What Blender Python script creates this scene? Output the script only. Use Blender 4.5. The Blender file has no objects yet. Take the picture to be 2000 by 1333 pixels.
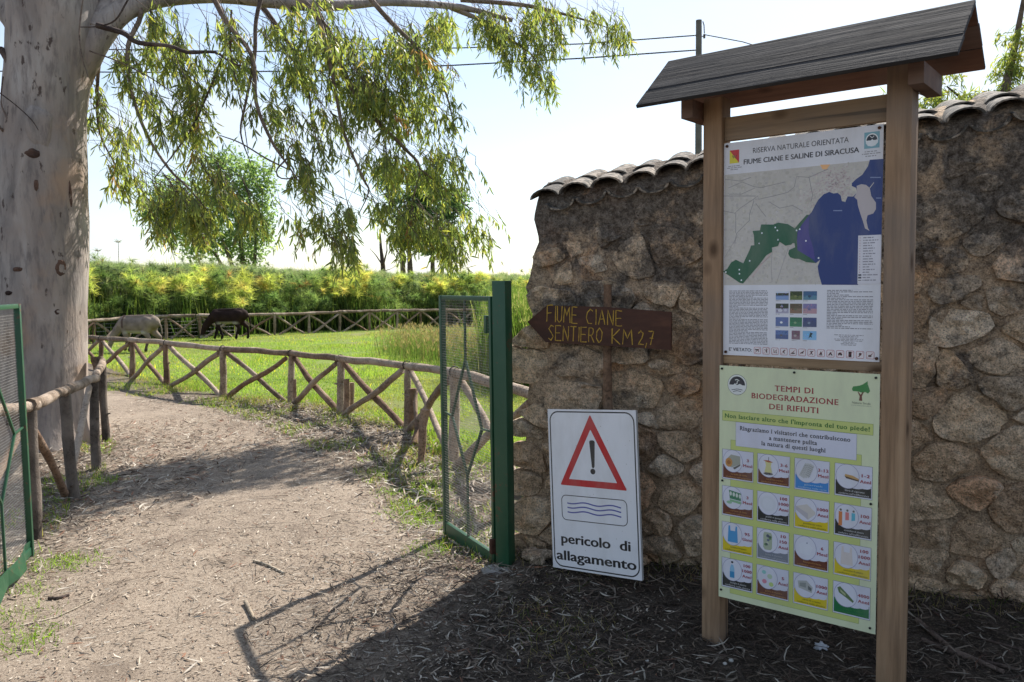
import bpy, bmesh, math, random
import numpy as np
from mathutils import Vector, Matrix, noise
from mathutils.geometry import tessellate_polygon
random.seed(7); rng = np.random.default_rng(11)
scene = bpy.context.scene
COL = scene.collection
PI = math.pi
# ------------------------------------------------------------------ camera, sky, sun, exposure
F_PX, PITCH, ROLL, EYE = 1599.0, math.radians(4.06), math.radians(0.76), 1.78
FW = Vector((0, math.cos(PITCH), -math.sin(PITCH)))
_up = Vector((0, math.sin(PITCH), math.cos(PITCH))); _rt = Vector((1, 0, 0))
RT = _rt*math.cos(ROLL) - _up*math.sin(ROLL); UP = _up*math.cos(ROLL) + _rt*math.sin(ROLL)
CAM = Vector((0, 0, EYE))
cd = bpy.data.cameras.new('camera'); cam = bpy.data.objects.new('camera', cd); COL.objects.link(cam)
cam.matrix_world = Matrix(((RT.x, UP.x, -FW.x, 0), (RT.y, UP.y, -FW.y, 0), (RT.z, UP.z, -FW.z, EYE), (0, 0, 0, 1)))
cd.sensor_width = 36; cd.lens = F_PX/2000*36; cd.clip_start = 0.05; cd.clip_end = 3000
cd.dof.use_dof = True; cd.dof.focus_distance = 4.4; cd.dof.aperture_fstop = 9
scene.camera = cam
SUN_EL = math.radians(43); SUN_AZ = math.atan2(.53, .85)          # from +Y towards +X
SUN = Vector((math.sin(SUN_AZ)*math.cos(SUN_EL), math.cos(SUN_AZ)*math.cos(SUN_EL), math.sin(SUN_EL)))
sl = bpy.data.lights.new('sun', 'SUN'); sl.energy = 5.0; sl.angle = math.radians(0.5); sl.color = (1, .945, .875)
so = bpy.data.objects.new('sun', sl); COL.objects.link(so); so.rotation_euler = SUN.to_track_quat('Z', 'Y').to_euler()
scene.view_settings.view_transform = 'Standard'; scene.view_settings.look = 'None'
scene.view_settings.exposure = 0.95; scene.view_settings.gamma = 1
W = bpy.data.worlds.new('World'); scene.world = W; W.use_nodes = True
nt = W.node_tree; nt.nodes.clear()
def nn(t, typ, **kw):
    n = t.nodes.new(typ)
    for k, v in kw.items():
        if k in n.inputs.keys() if isinstance(k, str) else False: n.inputs[k].default_value = v
        else: setattr(n, k, v)
    return n
def lk(t, a, b): t.links.new(a, b)
wo = nn(nt, 'ShaderNodeOutputWorld'); bg = nn(nt, 'ShaderNodeBackground'); bg.inputs[1].default_value = 0.1
sky = nn(nt, 'ShaderNodeTexSky'); sky.sky_type = 'NISHITA'; sky.sun_disc = False
sky.sun_elevation = SUN_EL; sky.sun_rotation = SUN_AZ; sky.air_density = 1.0; sky.dust_density = .6
tc = nn(nt, 'ShaderNodeTexCoord'); mp = nn(nt, 'ShaderNodeMapping'); mp.inputs['Scale'].default_value = (1.2, 1.2, 3.2); mp.inputs['Location'].default_value = (.35, .1, .2)
lk(nt, tc.outputs['Generated'], mp.inputs[0])
cn = nn(nt, 'ShaderNodeTexNoise'); cn.inputs['Scale'].default_value = 2.1; cn.inputs['Detail'].default_value = 7; cn.inputs['Roughness'].default_value = .55
lk(nt, mp.outputs[0], cn.inputs['Vector'])
cr = nn(nt, 'ShaderNodeMapRange'); cr.inputs[1].default_value = .44; cr.inputs[2].default_value = .64
lk(nt, cn.outputs[0], cr.inputs[0])
# thin veil of cloud; thicker round the sun (it scatters sunlight forward)
dt = nn(nt, 'ShaderNodeVectorMath'); dt.operation = 'DOT_PRODUCT'; dt.inputs[1].default_value = SUN
lk(nt, tc.outputs['Generated'], dt.inputs[0])
g1 = nn(nt, 'ShaderNodeMapRange'); g1.inputs[1].default_value = -.15; g1.inputs[2].default_value = .55; g1.inputs[3].default_value = 3.8; g1.inputs[4].default_value = 5.7
lk(nt, dt.outputs['Value'], g1.inputs[0])
cc = nn(nt, 'ShaderNodeCombineColor')
for i_, k_ in enumerate((.90, .985, 1.10)):
    b_ = nn(nt, 'ShaderNodeMath'); b_.operation = 'MULTIPLY'; b_.inputs[1].default_value = k_; lk(nt, g1.outputs[0], b_.inputs[0]); lk(nt, b_.outputs[0], cc.inputs[i_])
mx = nn(nt, 'ShaderNodeMix'); mx.data_type = 'RGBA'
mr2 = nn(nt, 'ShaderNodeMapRange'); mr2.inputs[3].default_value = .30; mr2.inputs[4].default_value = .97
lk(nt, cr.outputs[0], mr2.inputs[0])
sz_ = nn(nt, 'ShaderNodeSeparateXYZ'); lk(nt, tc.outputs['Generated'], sz_.inputs[0])     # haze thins towards the zenith
el_ = nn(nt, 'ShaderNodeMapRange'); el_.inputs[1].default_value = .05; el_.inputs[2].default_value = .8; el_.inputs[3].default_value = 1; el_.inputs[4].default_value = .5; lk(nt, sz_.outputs[2], el_.inputs[0])
ml_ = nn(nt, 'ShaderNodeMath'); ml_.operation = 'MULTIPLY'; lk(nt, mr2.outputs[0], ml_.inputs[0]); lk(nt, el_.outputs[0], ml_.inputs[1])
lk(nt, ml_.outputs[0], mx.inputs['Factor']); lk(nt, sky.outputs[0], mx.inputs['A']); lk(nt, cc.outputs[0], mx.inputs['B'])
lk(nt, mx.outputs['Result'], bg.inputs[0]); lk(nt, bg.outputs[0], wo.inputs[0])

# ------------------------------------------------------------------ helpers: photograph geometry -> places
def ray(px, py): return FW + RT*((px-1000)/F_PX) - UP*((py-666.5)/F_PX)
def P(px, py, d): return CAM + ray(px, py)*d
def G(px, py, z=0.0):
    r = ray(px, py); return CAM + r*((z-EYE)/r.z)
def depth(p): return (Vector(p)-CAM).dot(FW)
def ztop(px, py, ref): return P(px, py, depth(ref))
def vec(a): return Vector(a)
# ------------------------------------------------------------------ helpers: objects
LOC = {}
def mk(name, verts, faces, mat, parent=None, origin=None, smooth=True, col=None, mats=None, midx=None, auto=None):
    if origin is None:
        v = np.array(verts, dtype=float); origin = Vector(((v[:,0].min()+v[:,0].max())/2, (v[:,1].min()+v[:,1].max())/2, v[:,2].min()))
    origin = Vector(origin)
    me = bpy.data.meshes.new(name)
    me.from_pydata([tuple(Vector(v)-origin) for v in verts], [], faces)
    if mats:
        for m in mats: me.materials.append(m)
        me.polygons.foreach_set('material_index', midx)
    elif mat: me.materials.append(mat)
    if col is not None:
        a = me.color_attributes.new('Col', 'FLOAT_COLOR', 'POINT')
        c = np.ones((len(verts), 4)); c[:, :3] = np.array(col); a.data.foreach_set('color', c.ravel())
    if smooth: me.polygons.foreach_set('use_smooth', [True]*len(me.polygons))
    if auto is not None: me.set_sharp_from_angle(angle=math.radians(auto))
    me.update()
    return link(name, me, origin, parent)
def link(name, me, origin, parent=None):
    o = bpy.data.objects.new(name, me); COL.objects.link(o)
    origin = Vector(origin)
    LOC[o.name] = origin
    if parent is not None:
        o.parent = parent; o.location = origin - LOC[parent.name]
    else: o.location = origin
    return o
def tri_mesh(name, V, T, mat, parent=None, origin=(0, 0, 0), col=None, smooth=False):
    """fast big triangle soup; V (n,3), T (m,3), col (n,3)"""
    origin = Vector(origin)
    V = np.asarray(V, dtype=np.float32) - np.array(origin, dtype=np.float32)
    T = np.asarray(T, dtype=np.int32)
    me = bpy.data.meshes.new(name)
    me.vertices.add(len(V)); me.vertices.foreach_set('co', V.ravel())
    me.loops.add(len(T)*3); me.loops.foreach_set('vertex_index', T.ravel())
    me.polygons.add(len(T)); me.polygons.foreach_set('loop_start', np.arange(0, len(T)*3, 3, dtype=np.int32))
    me.update(calc_edges=True)
    if col is not None:
        a = me.color_attributes.new('Col', 'FLOAT_COLOR', 'POINT')
        c = np.ones((len(V), 4), dtype=np.float32); c[:, :3] = col; a.data.foreach_set('color', c.ravel())
    if smooth: me.polygons.foreach_set('use_smooth', [True]*len(me.polygons))
    me.materials.append(mat)
    return link(name, me, origin, parent)
def empty(name, loc, label, cat, group=None):
    o = bpy.data.objects.new(name, None); COL.objects.link(o); o.location = loc; o.empty_display_size = .1
    LOC[o.name] = Vector(loc); tag(o, label, cat, group); return o
def tag(o, label=None, cat=None, group=None, kind=None):
    if label: o['label'] = label
    if cat: o['category'] = cat
    if group: o['group'] = group
    if kind: o['kind'] = kind
    return o
class MB:
    def __init__(s): s.v = []; s.f = []
    def add(s, v, f):
        n = len(s.v); s.v += [Vector(p) for p in v]; s.f += [tuple(i+n for i in q) for q in f]
    def box(s, c, ax, ay, az, bev=0.0):
        """box centred c with half-axis vectors"""
        c = Vector(c); ax, ay, az = Vector(ax), Vector(ay), Vector(az)
        if bev <= 0:
            v = [c+ax*i+ay*j+az*k for i in (-1, 1) for j in (-1, 1) for k in (-1, 1)]
            f = [(0,1,3,2),(4,6,7,5),(0,4,5,1),(2,3,7,6),(0,2,6,4),(1,5,7,3)]
            s.add(v, f); return
        bm = bmesh.new(); bmesh.ops.create_cube(bm, size=2)
        lx, ly, lz = ax.length, ay.length, az.length
        for w in bm.verts: w.co = Vector((w.co.x*lx, w.co.y*ly, w.co.z*lz))
        bmesh.ops.bevel(bm, geom=bm.edges[:], offset=bev, segments=2, affect='EDGES', profile=.6)
        X, Y, Z = ax.normalized(), ay.normalized(), az.normalized()
        s.add([c+X*w.co.x+Y*w.co.y+Z*w.co.z for w in bm.verts], [tuple(w.index for w in q.verts) for q in bm.faces]); bm.free()
    def tube(s, pts, rad, n=8, cap=True, rough=0.0, seed=0, end=False):
        pts = [Vector(p) for p in pts]
        if not hasattr(rad, '__len__'): rad = [rad]*len(pts)
        rings = []; prev = None
        for i, p in enumerate(pts):
            d = (pts[min(i+1, len(pts)-1)] - pts[max(i-1, 0)]).normalized()
            if prev is None:
                a = d.orthogonal().normalized()
            else:
                a = (prev - d*prev.dot(d)).normalized()
            prev = a; b = d.cross(a)
            ring = []
            for k in range(n):
                t = 2*PI*k/n; r = rad[i]
                if rough: r *= 1 + rough*noise.noise(Vector((math.cos(t)*1.3+seed*7.1, math.sin(t)*1.3+seed, i*.45+seed*3.3)))
                ring.append(p + a*math.cos(t)*r + b*math.sin(t)*r)
            rings.append(ring)
        v = [q for r in rings for q in r]; f = []
        for i in range(len(rings)-1):
            for k in range(n):
                k2 = (k+1) % n; f.append((i*n+k, i*n+k2, (i+1)*n+k2, (i+1)*n+k))
        if cap:
            f.append(tuple(range(n-1, -1, -1))); f.append(tuple((len(rings)-1)*n+k for k in range(n)))
        s.add(v, f)
    def build(s, name, mat, parent=None, origin=None, smooth=False, auto=None):
        return mk(name, s.v, s.f, mat, parent, origin, smooth=smooth, auto=auto)

# ------------------------------------------------------------------ materials
def newmat(name):
    m = bpy.data.materials.new(name); m.use_nodes = True; t = m.node_tree; t.nodes.clear()
    out = nn(t, 'ShaderNodeOutputMaterial'); b = nn(t, 'ShaderNodeBsdfPrincipled'); lk(t, b.outputs[0], out.inputs[0])
    b.inputs['Roughness'].default_value = .8; b.inputs['Specular IOR Level'].default_value = .3
    return m, t, b, out
def coords(t, scale=(1, 1, 1), kind='Object', rnd=True):
    c = nn(t, 'ShaderNodeTexCoord')
    if kind == 'World': g = nn(t, 'ShaderNodeNewGeometry'); src = g.outputs['Position']
    else: src = c.outputs[kind]
    if rnd:
        oi = nn(t, 'ShaderNodeObjectInfo'); ad = nn(t, 'ShaderNodeVectorMath'); ad.operation = 'MULTIPLY_ADD'
        ad.inputs[1].default_value = (37, 51, 43); lk(t, oi.outputs['Random'], ad.inputs[0]); lk(t, src, ad.inputs[2]); src = ad.outputs[0]
    m = nn(t, 'ShaderNodeMapping'); m.inputs['Scale'].default_value = scale; lk(t, src, m.inputs[0]); return m.outputs[0]
def nz(t, vec_, scale, detail=5, rough=.6, dist=0):
    n = nn(t, 'ShaderNodeTexNoise'); n.inputs['Scale'].default_value = scale; n.inputs['Detail'].default_value = detail
    n.inputs['Roughness'].default_value = rough; n.inputs['Distortion'].default_value = dist; lk(t, vec_, n.inputs['Vector']); return n.outputs[0]
def ramp(t, fac, stops):
    r = nn(t, 'ShaderNodeValToRGB'); e = r.color_ramp.elements
    while len(e) < len(stops): e.new(.5)
    for i, (p, c) in enumerate(stops):
        e[i].position = p; e[i].color = (*c, 1) if hasattr(c, '__len__') else (c, c, c, 1)
    lk(t, fac, r.inputs[0]); return r.outputs[0]
def mixc(t, f, a, b, mode='MIX'):
    m = nn(t, 'ShaderNodeMix'); m.data_type = 'RGBA'; m.blend_type = mode
    for s_, x in (('Factor', f), ('A', a), ('B', b)):
        if hasattr(x, 'links') or hasattr(x, 'is_output'): lk(t, x, m.inputs[s_])
        elif s_ == 'Factor': m.inputs[s_].default_value = x
        else: m.inputs[s_].default_value = (*x, 1)
    return m.outputs['Result']
def mth(t, op, a, b=None, c=None, clamp=False):
    m = nn(t, 'ShaderNodeMath'); m.operation = op; m.use_clamp = clamp
    for i, x in enumerate((a, b, c)):
        if x is None: continue
        if hasattr(x, 'is_output'): lk(t, x, m.inputs[i])
        else: m.inputs[i].default_value = x
    return m.outputs[0]
def mapr(t, x, a, b, c=0, d=1):
    m = nn(t, 'ShaderNodeMapRange'); m.inputs[1].default_value = a; m.inputs[2].default_value = b; m.inputs[3].default_value = c; m.inputs[4].default_value = d
    lk(t, x, m.inputs[0]); return m.outputs[0]
def bump(t, b, h, strength=.5, dist=.02):
    n = nn(t, 'ShaderNodeBump'); n.inputs['Strength'].default_value = strength; n.inputs['Distance'].default_value = dist
    lk(t, h, n.inputs['Height']); lk(t, n.outputs[0], b.inputs['Normal'])
def wood(name, c1, c2, c3, stretch, scale=9, bs=.4, rough=.75, knots=True, bd=.004):
    m, t, b, o = newmat(name)
    v = coords(t, stretch); n1 = nz(t, v, scale, 6, .65, .6); n2 = nz(t, v, scale*4.5, 4, .6); n3 = nz(t, coords(t), 2.5, 3)
    c = ramp(t, n1, [(.25, c1), (.5, c2), (.75, c3)])
    c = mixc(t, mapr(t, n2, .4, .7, 0, .55), c, [x*.45 for x in c1])
    c = mixc(t, mapr(t, n3, .45, .7, 0, .5), c, [x*.6 for x in c2])
    ck = nz(t, coords(t, tuple(q_*(.35 if q_ < 1 else 1) for q_ in stretch)), scale*2.3, 3, .55); c = mixc(t, mapr(t, ck, .655, .685, 0, .85), c, [x*.22 for x in c1]); c = mixc(t, mapr(t, nz(t, coords(t), 1.4, 3, .5), .48, .66, 0, .45), c, (.19,.17,.155))
    if knots:
        vo = nn(t, 'ShaderNodeTexVoronoi'); vo.inputs['Scale'].default_value = 4.6
        lk(t, coords(t, tuple(max(s, .6) for s in stretch)), vo.inputs['Vector'])
        c = mixc(t, mapr(t, vo.outputs['Distance'], .04, .15, .85, 0), c, (c1[0]*.3, c1[1]*.25, c1[2]*.2))
    lk(t, c, b.inputs['Base Color']); b.inputs['Roughness'].default_value = rough
    bump(t, b, mth(t, 'ADD', n1, mth(t, 'MULTIPLY', n2, .7)), bs, bd)
    return m
GR = .06
M_pineZ = wood('pine post', (.215,.13,.075), (.345,.22,.13), (.46,.315,.195), (1, 1, GR))
M_pineX = wood('pine rail', (.23,.145,.08), (.37,.25,.145), (.49,.355,.22), (GR, 1, 1))
M_roofX = wood('weathered roof plank', (.020,.018,.018), (.036,.033,.032), (.062,.058,.056), (GR*.8, 1, 1), 16, .45, .9, False, .006)
M_underX = wood('roof plank underside', (.13,.062,.042), (.19,.095,.062), (.26,.15,.10), (GR, 1, 1))
def bark_wood(name, c1, c2, c3):
    m, t, b, o = newmat(name)
    v = coords(t); n1 = nz(t, v, 7, 6, .7); n2 = nz(t, v, 45, 4, .7); n3 = nz(t, v, 2.0, 3)
    oi = nn(t, 'ShaderNodeObjectInfo')
    c = ramp(t, mth(t, 'ADD', mth(t, 'MULTIPLY', n1, .75), mth(t, 'MULTIPLY', oi.outputs['Random'], .25)), [(.3, c1), (.5, c2), (.68, c3)])
    c = mixc(t, mapr(t, n2, .48, .66, 0, .8), c, [x*.35 for x in c1]); c = mixc(t, mapr(t, n3, .5, .62, 0, .7), c, c3)
    lk(t, c, b.inputs['Base Color']); b.inputs['Roughness'].default_value = .9
    bump(t, b, mth(t, 'ADD', n1, n2), .8, .012); return m
M_log = bark_wood('fence log', (.12,.085,.056), (.26,.19,.135), (.42,.335,.26))
M_darklog = bark_wood('shade-darkened post', (.05,.04,.032), (.11,.085,.066), (.19,.155,.125))  # log browns darkened for posts standing backlit in shade
M_logred = bark_wood('reddish fence log', (.10,.06,.038), (.21,.128,.080), (.33,.235,.165))
M_twig = bark_wood('twig bark', (.05,.035,.03), (.11,.08,.065), (.20,.15,.12))
def plain(name, c, rough=.6, metal=0, var=.25, scale=6, bs=0.1, spec=.3):
    m, t, b, o = newmat(name); n = nz(t, coords(t), scale, 5, .6)
    lk(t, mixc(t, mapr(t, n, .35, .7, 0, 1), c, [x*(1-var) for x in c]), b.inputs['Base Color'])
    b.inputs['Roughness'].default_value = rough; b.inputs['Metallic'].default_value = metal; b.inputs['Specular IOR Level'].default_value = spec
    if bs: bump(t, b, n, bs, .004)
    return m
def painted(name, c, rust=(.10,.045,.025)):
    m, t, b, o = newmat(name); v = coords(t, kind='World', rnd=False); n = nz(t, v, 5, 6, .65); n2 = nz(t, v, 38, 4, .6)
    c_ = mixc(t, mapr(t, n, .4, .7, 0, .8), c, [c[0]*1.5+.01, c[1]*1.3, c[2]*1.4])
    c_ = mixc(t, mapr(t, mth(t, 'ADD', mth(t, 'MULTIPLY', n, .6), mth(t, 'MULTIPLY', n2, .4)), .575, .62, 0, .9), c_, rust)
    lk(t, c_, b.inputs['Base Color']); b.inputs['Roughness'].default_value = .42; b.inputs['Specular IOR Level'].default_value = .5
    bump(t, b, n2, .12, .002); return m
M_green = painted('green gate paint', (.010,.066,.030))
M_rust = plain('rusty steel', (.09,.04,.025), .9, 0, .5, 30, .5)
M_wire = plain('dull galvanised wire', (.30,.285,.26), .6, .0, .3, 8, 0)
M_concrete = plain('pale concrete', (.36,.34,.31), .95, 0, .35, 18, .5)
M_steelpost = plain('sheet metal edge', (.45,.45,.44), .5, 0, .2, 8, 0)
M_polewood = plain('grey utility pole', (.16,.15,.14), .9, 0, .4, 3, .3)
M_cable = plain('black cable', (.02,.02,.02), .7, 0, 0, 3, 0)
def vcol(name, rough=.8, transl=0, spec=.2, var=0, tcol=1.4, gain=1):
    m, t, b, o = newmat(name); a = nn(t, 'ShaderNodeVertexColor'); a.layer_name = 'Col'
    c = a.outputs['Color']
    if gain != 1:
        c = mixc(t, 1.0, c, (gain,)*3, 'MULTIPLY'); c = mixc(t, mapr(t, nz(t, coords(t, (1, 1, .35), rnd=False), 5, 6, .65), .45, .72, .02, .30), c, (.34,.32,.28))
    if var:
        n = nz(t, coords(t, rnd=False), var, 4, .6); c = mixc(t, mapr(t, n, .35, .65, 0, .45), c, (0, 0, 0))
    lk(t, c, b.inputs['Base Color']); b.inputs['Roughness'].default_value = rough; b.inputs['Specular IOR Level'].default_value = spec
    if transl:
        tr = nn(t, 'ShaderNodeBsdfTranslucent'); g = nn(t, 'ShaderNodeMix'); g.data_type = 'RGBA'; g.blend_type = 'MULTIPLY'; g.inputs['Factor'].default_value = 1
        lk(t, c, g.inputs['A']); g.inputs['B'].default_value = (1.6*tcol, 1.72*tcol, .85*tcol, 1); lk(t, g.outputs['Result'], tr.inputs[0])
        ms = nn(t, 'ShaderNodeMixShader'); ms.inputs[0].default_value = transl
        lk(t, b.outputs[0], ms.inputs[1]); lk(t, tr.outputs[0], ms.inputs[2]); lk(t, ms.outputs[0], o.inputs[0])
    return m
M_leaf = vcol('eucalyptus leaf', .45, .54, .5)
M_far_leaf = vcol('far foliage', .7, .5, .2)
M_grass = vcol('grass blades', .7, .45, .2)
M_litter = vcol('fallen leaf', .75, 0, .25)
M_print = vcol('panel print', .38, 0, .35, 0, 1.4, 1.22)
M_signprint = vcol('sheet sign print', .35, 0, .35, 0, 1.4, 1.04)

# ------------------------------------------------------------------ the wall's line (needed by the ground)
W0 = G(1030, 1091, .03); W1 = G(1905, 1185, .03)
WU = (W1-W0); WU.z = 0; WU.normalize(); WN = Vector((WU.y, -WU.x, 0))        # WN towards the camera
if WN.y > 0: WN = -WN
def onwall(px, py, off=0.0):
    r = ray(px, py); o = W0 + WN*off; k = (o-CAM).dot(WN)/r.dot(WN); p = CAM+r*k
    return (p-W0).dot(WU), p.z
def wp(s, z, off=0.0): q = W0 + WU*s + WN*off; return Vector((q.x, q.y, z))

# ------------------------------------------------------------------ ground
path_px = [(215,772),(330,778),(430,800),(560,848),(650,893),(700,925),(740,955),(790,1010),(850,1050),(905,1090),(985,1135)]
left_px = [(-700,1333),(-150,1190),(-30,1120),(70,1080),(130,985),(190,930),(215,865),(212,800)]
def gp(q): p = G(*q); return (p.x, p.y)
path_poly = [gp(q) for q in left_px] + [gp(q) for q in path_px] + [(.6,4.2),(1.6,2.6),(2.5,.5),(2.5,-6),(-5,-6)]
# the path bends away behind the trunk
path_poly = [gp(q) for q in left_px[:7]] + [(-7.2,11.6),(-9.5,15.2),(-13,19.5),(-20,25),(-21,27),(-13.5,21.8)] + [gp(q) for q in path_px] + [gp((880,1170)),gp((700,1333)),(-.5,2.0),(-.2,-6),(-5,-6)]
near_posts = [(140,706),(197,713),(257,739),(325,756),(435,776),(568,787),(665,808),(795,838),(888,905),(1048,986)]
near_tops = [(140,656),(197,661),(257,665),(325,670),(435,682),(568,691),(665,701),(795,714),(888,727),(1048,773)]
fl = [gp(q) for q in near_posts]
meadow_poly = [(-60,34),(-14.5,27)] + [(x, y+.25) for x, y in fl] + [(3.2,4.9),(12,4.5),(12,60),(-60,60)]
def sdist(X, Y, poly):
    poly = np.array(poly); n = len(poly); d = np.full(X.shape, 1e9); ins = np.zeros(X.shape, bool)
    for i in range(n):
        a = poly[i]; b = poly[(i+1) % n]; e = b-a
        t = np.clip(((X-a[0])*e[0]+(Y-a[1])*e[1])/(e@e), 0, 1)
        d = np.minimum(d, np.hypot(X-a[0]-t*e[0], Y-a[1]-t*e[1]))
        c = ((a[1] > Y) != (b[1] > Y)) & (X < (b[0]-a[0])*(Y-a[1])/(b[1]-a[1]+1e-12)+a[0]); ins ^= c
    return np.where(ins, d, -d)
def vn(X, Y, s, seed=0):      # cheap vectorised value noise
    x = X/s+seed*17.3; y = Y/s+seed*31.7; xi = np.floor(x).astype(np.int64); yi = np.floor(y).astype(np.int64); fx = x-xi; fy = y-yi
    fx = fx*fx*(3-2*fx); fy = fy*fy*(3-2*fy)
    def h(a, b): q = np.sin(a*127.1+b*311.7+seed*7.7)*43758.5453; return q-np.floor(q)
    return (h(xi,yi)*(1-fx)+h(xi+1,yi)*fx)*(1-fy)+(h(xi,yi+1)*(1-fx)+h(xi+1,yi+1)*fx)*fy
def fbm(X, Y, s, seed=0, o=4): return sum(vn(X, Y, s/2**k, seed+k)/2**k for k in range(o))/sum(1/2**k for k in range(o))
def hgt(X, Y):
    X = np.asarray(X, float); Y = np.asarray(Y, float)
    s = (X-W0.x)*WU.x+(Y-W0.y)*WU.y; t = (X-W0.x)*WN.x+(Y-W0.y)*WN.y
    m = np.clip(1-np.abs(t-.0)/.9, 0, 1); m = m*m*(3-2*m)*np.clip((s+.5)/.5, 0, 1)*.09
    near = np.exp(-((X+1)**2+(Y-5)**2)/120.)
    return m + near*(fbm(X, Y, .5, 3)-.5)*.05 + (fbm(X, Y, 6, 9, 2)-.5)*.10*np.clip((np.hypot(X, Y)-9)/10, 0, 1)
def H1(x, y): return float(hgt(x, y))
def axis(lo, hi, a, b, step, g=1.09):
    c = list(np.arange(a, b+1e-6, step)); d = step; x = c[-1]
    while x < hi: d *= g; x += d; c.append(x)
    d = step; x = c[0]; L = []
    while x > lo: d *= g; x -= d; L.append(x)
    return np.array(L[::-1]+c)
xs = axis(-700, 700, -5.2, 4.2, .05); ys = axis(-60, 1500, 2.0, 10.5, .05)
X, Y = np.meshgrid(xs, ys); Z = hgt(X, Y)
wob = (fbm(X, Y, .9, 21)-.5)
pd = sdist(X, Y, path_poly)+wob*.7; md = sdist(X, Y, meadow_poly)+wob*.8
nx, ny = len(xs), len(ys)
idx = np.arange(nx*ny).reshape(ny, nx)
quads = np.stack([idx[:-1,:-1], idx[:-1,1:], idx[1:,1:], idx[1:,:-1]], -1).reshape(-1, 4)
pc = pd.ravel()[quads].mean(1) > 0; mc = md.ravel()[quads].mean(1) > 0
def ground_part(name, sel):
    q = quads[sel]; u, inv = np.unique(q, return_inverse=True); inv = inv.reshape(-1, 4)
    V = np.stack([X.ravel()[u], Y.ravel()[u], Z.ravel()[u]], 1); T = np.concatenate([inv[:, :3], inv[:, [0, 2, 3]]])
    c = np.stack([np.clip(pd.ravel()[u]/.5*.5+.5, 0, 1), np.clip(md.ravel()[u]/.8*.5+.5, 0, 1), np.clip(sdist(V[:,0], V[:,1], [gp((985,1135)), gp((700,1333)), (-.8,-6), (14,-6), (14,5.2), (.1,5.2)])/.5+.6, 0, 1)], 1)  # third channel: ground lying in the wall's shadow
    o = tri_mesh(name, V, T, M_ground, col=c, smooth=True); o['kind'] = 'structure'; return o
def make_ground_mat():
    m, t, b, o = newmat('soil, litter and turf'); a = nn(t, 'ShaderNodeVertexColor'); a.layer_name = 'Col'
    sp = nn(t, 'ShaderNodeSeparateColor'); lk(t, a.outputs[0], sp.inputs[0])
    v = coords(t, kind='World', rnd=False)
    n1 = nz(t, v, .8, 6, .6); n2 = nz(t, v, 9, 6, .7); n3 = nz(t, v, 70, 5, .75); n4 = nz(t, v, 260, 3, .7)
    dirt = ramp(t, mth(t, 'ADD', mth(t, 'MULTIPLY', n1, .45), mth(t, 'MULTIPLY', n2, .55)), [(.33, (.135,.100,.074)), (.5, (.228,.176,.132)), (.66, (.325,.26,.198))])
    dirt = mixc(t, mapr(t, n3, .42, .64, 0, .8), dirt, (.42,.35,.27)); dirt = mixc(t, mapr(t, n3, .46, .34, 0, .75), dirt, (.065,.047,.037))
    dirt = mixc(t, mapr(t, n4, .58, .70, 0, .7), dirt, (.42,.37,.30))
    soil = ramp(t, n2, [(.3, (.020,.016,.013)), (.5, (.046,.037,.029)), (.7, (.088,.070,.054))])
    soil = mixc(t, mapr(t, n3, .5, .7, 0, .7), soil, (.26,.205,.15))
    soil = mixc(t, sp.outputs[2], ramp(t, n2, [(.3, (.085,.065,.05)), (.5, (.15,.12,.09)), (.7, (.23,.19,.15))]), soil)  # darker soil inside the wall's shadow: shade put into the colour
    turf = ramp(t, mth(t, 'ADD', mth(t, 'MULTIPLY', n2, .5), mth(t, 'MULTIPLY', n1, .5)), [(.35, (.10,.16,.026)), (.52, (.16,.22,.04)), (.68, (.23,.24,.07))])
    turf = mixc(t, mapr(t, n3, .5, .7, 0, .5), turf, (.04,.08,.008)); turf = mixc(t, mapr(t, nz(t, v, .33, 4, .6), .46, .66, 0, .75), turf, (.19,.165,.075))
    e = mth(t, 'ADD', sp.outputs[0], mth(t, 'MULTIPLY', mth(t, 'SUBTRACT', n2, .5), .8))
    dirt = mixc(t, mapr(t, nz(t, v, 2.3, 4, .6, .4), .52, .68, 0, .5), dirt, (.15,.115,.088)); c = mixc(t, mapr(t, e, .34, .70), soil, dirt)
    e2 = mth(t, 'ADD', sp.outputs[1], mth(t, 'MULTIPLY', mth(t, 'SUBTRACT', n2, .5), .9))
    c = mixc(t, mapr(t, e2, .4, .7), c, turf)
    lk(t, c, b.inputs['Base Color']); b.inputs['Roughness'].default_value = .95; b.inputs['Specular IOR Level'].default_value = .15
    bump(t, b, mth(t, 'ADD', mth(t, 'MULTIPLY', n2, .6), mth(t, 'ADD', mth(t, 'MULTIPLY', n3, .5), mth(t, 'MULTIPLY', n4, .3))), .9, .02)
    return m
M_ground = make_ground_mat()
ground_part('path', pc & ~mc); ground_part('meadow', mc); ground_part('ground', ~pc & ~mc)

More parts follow.
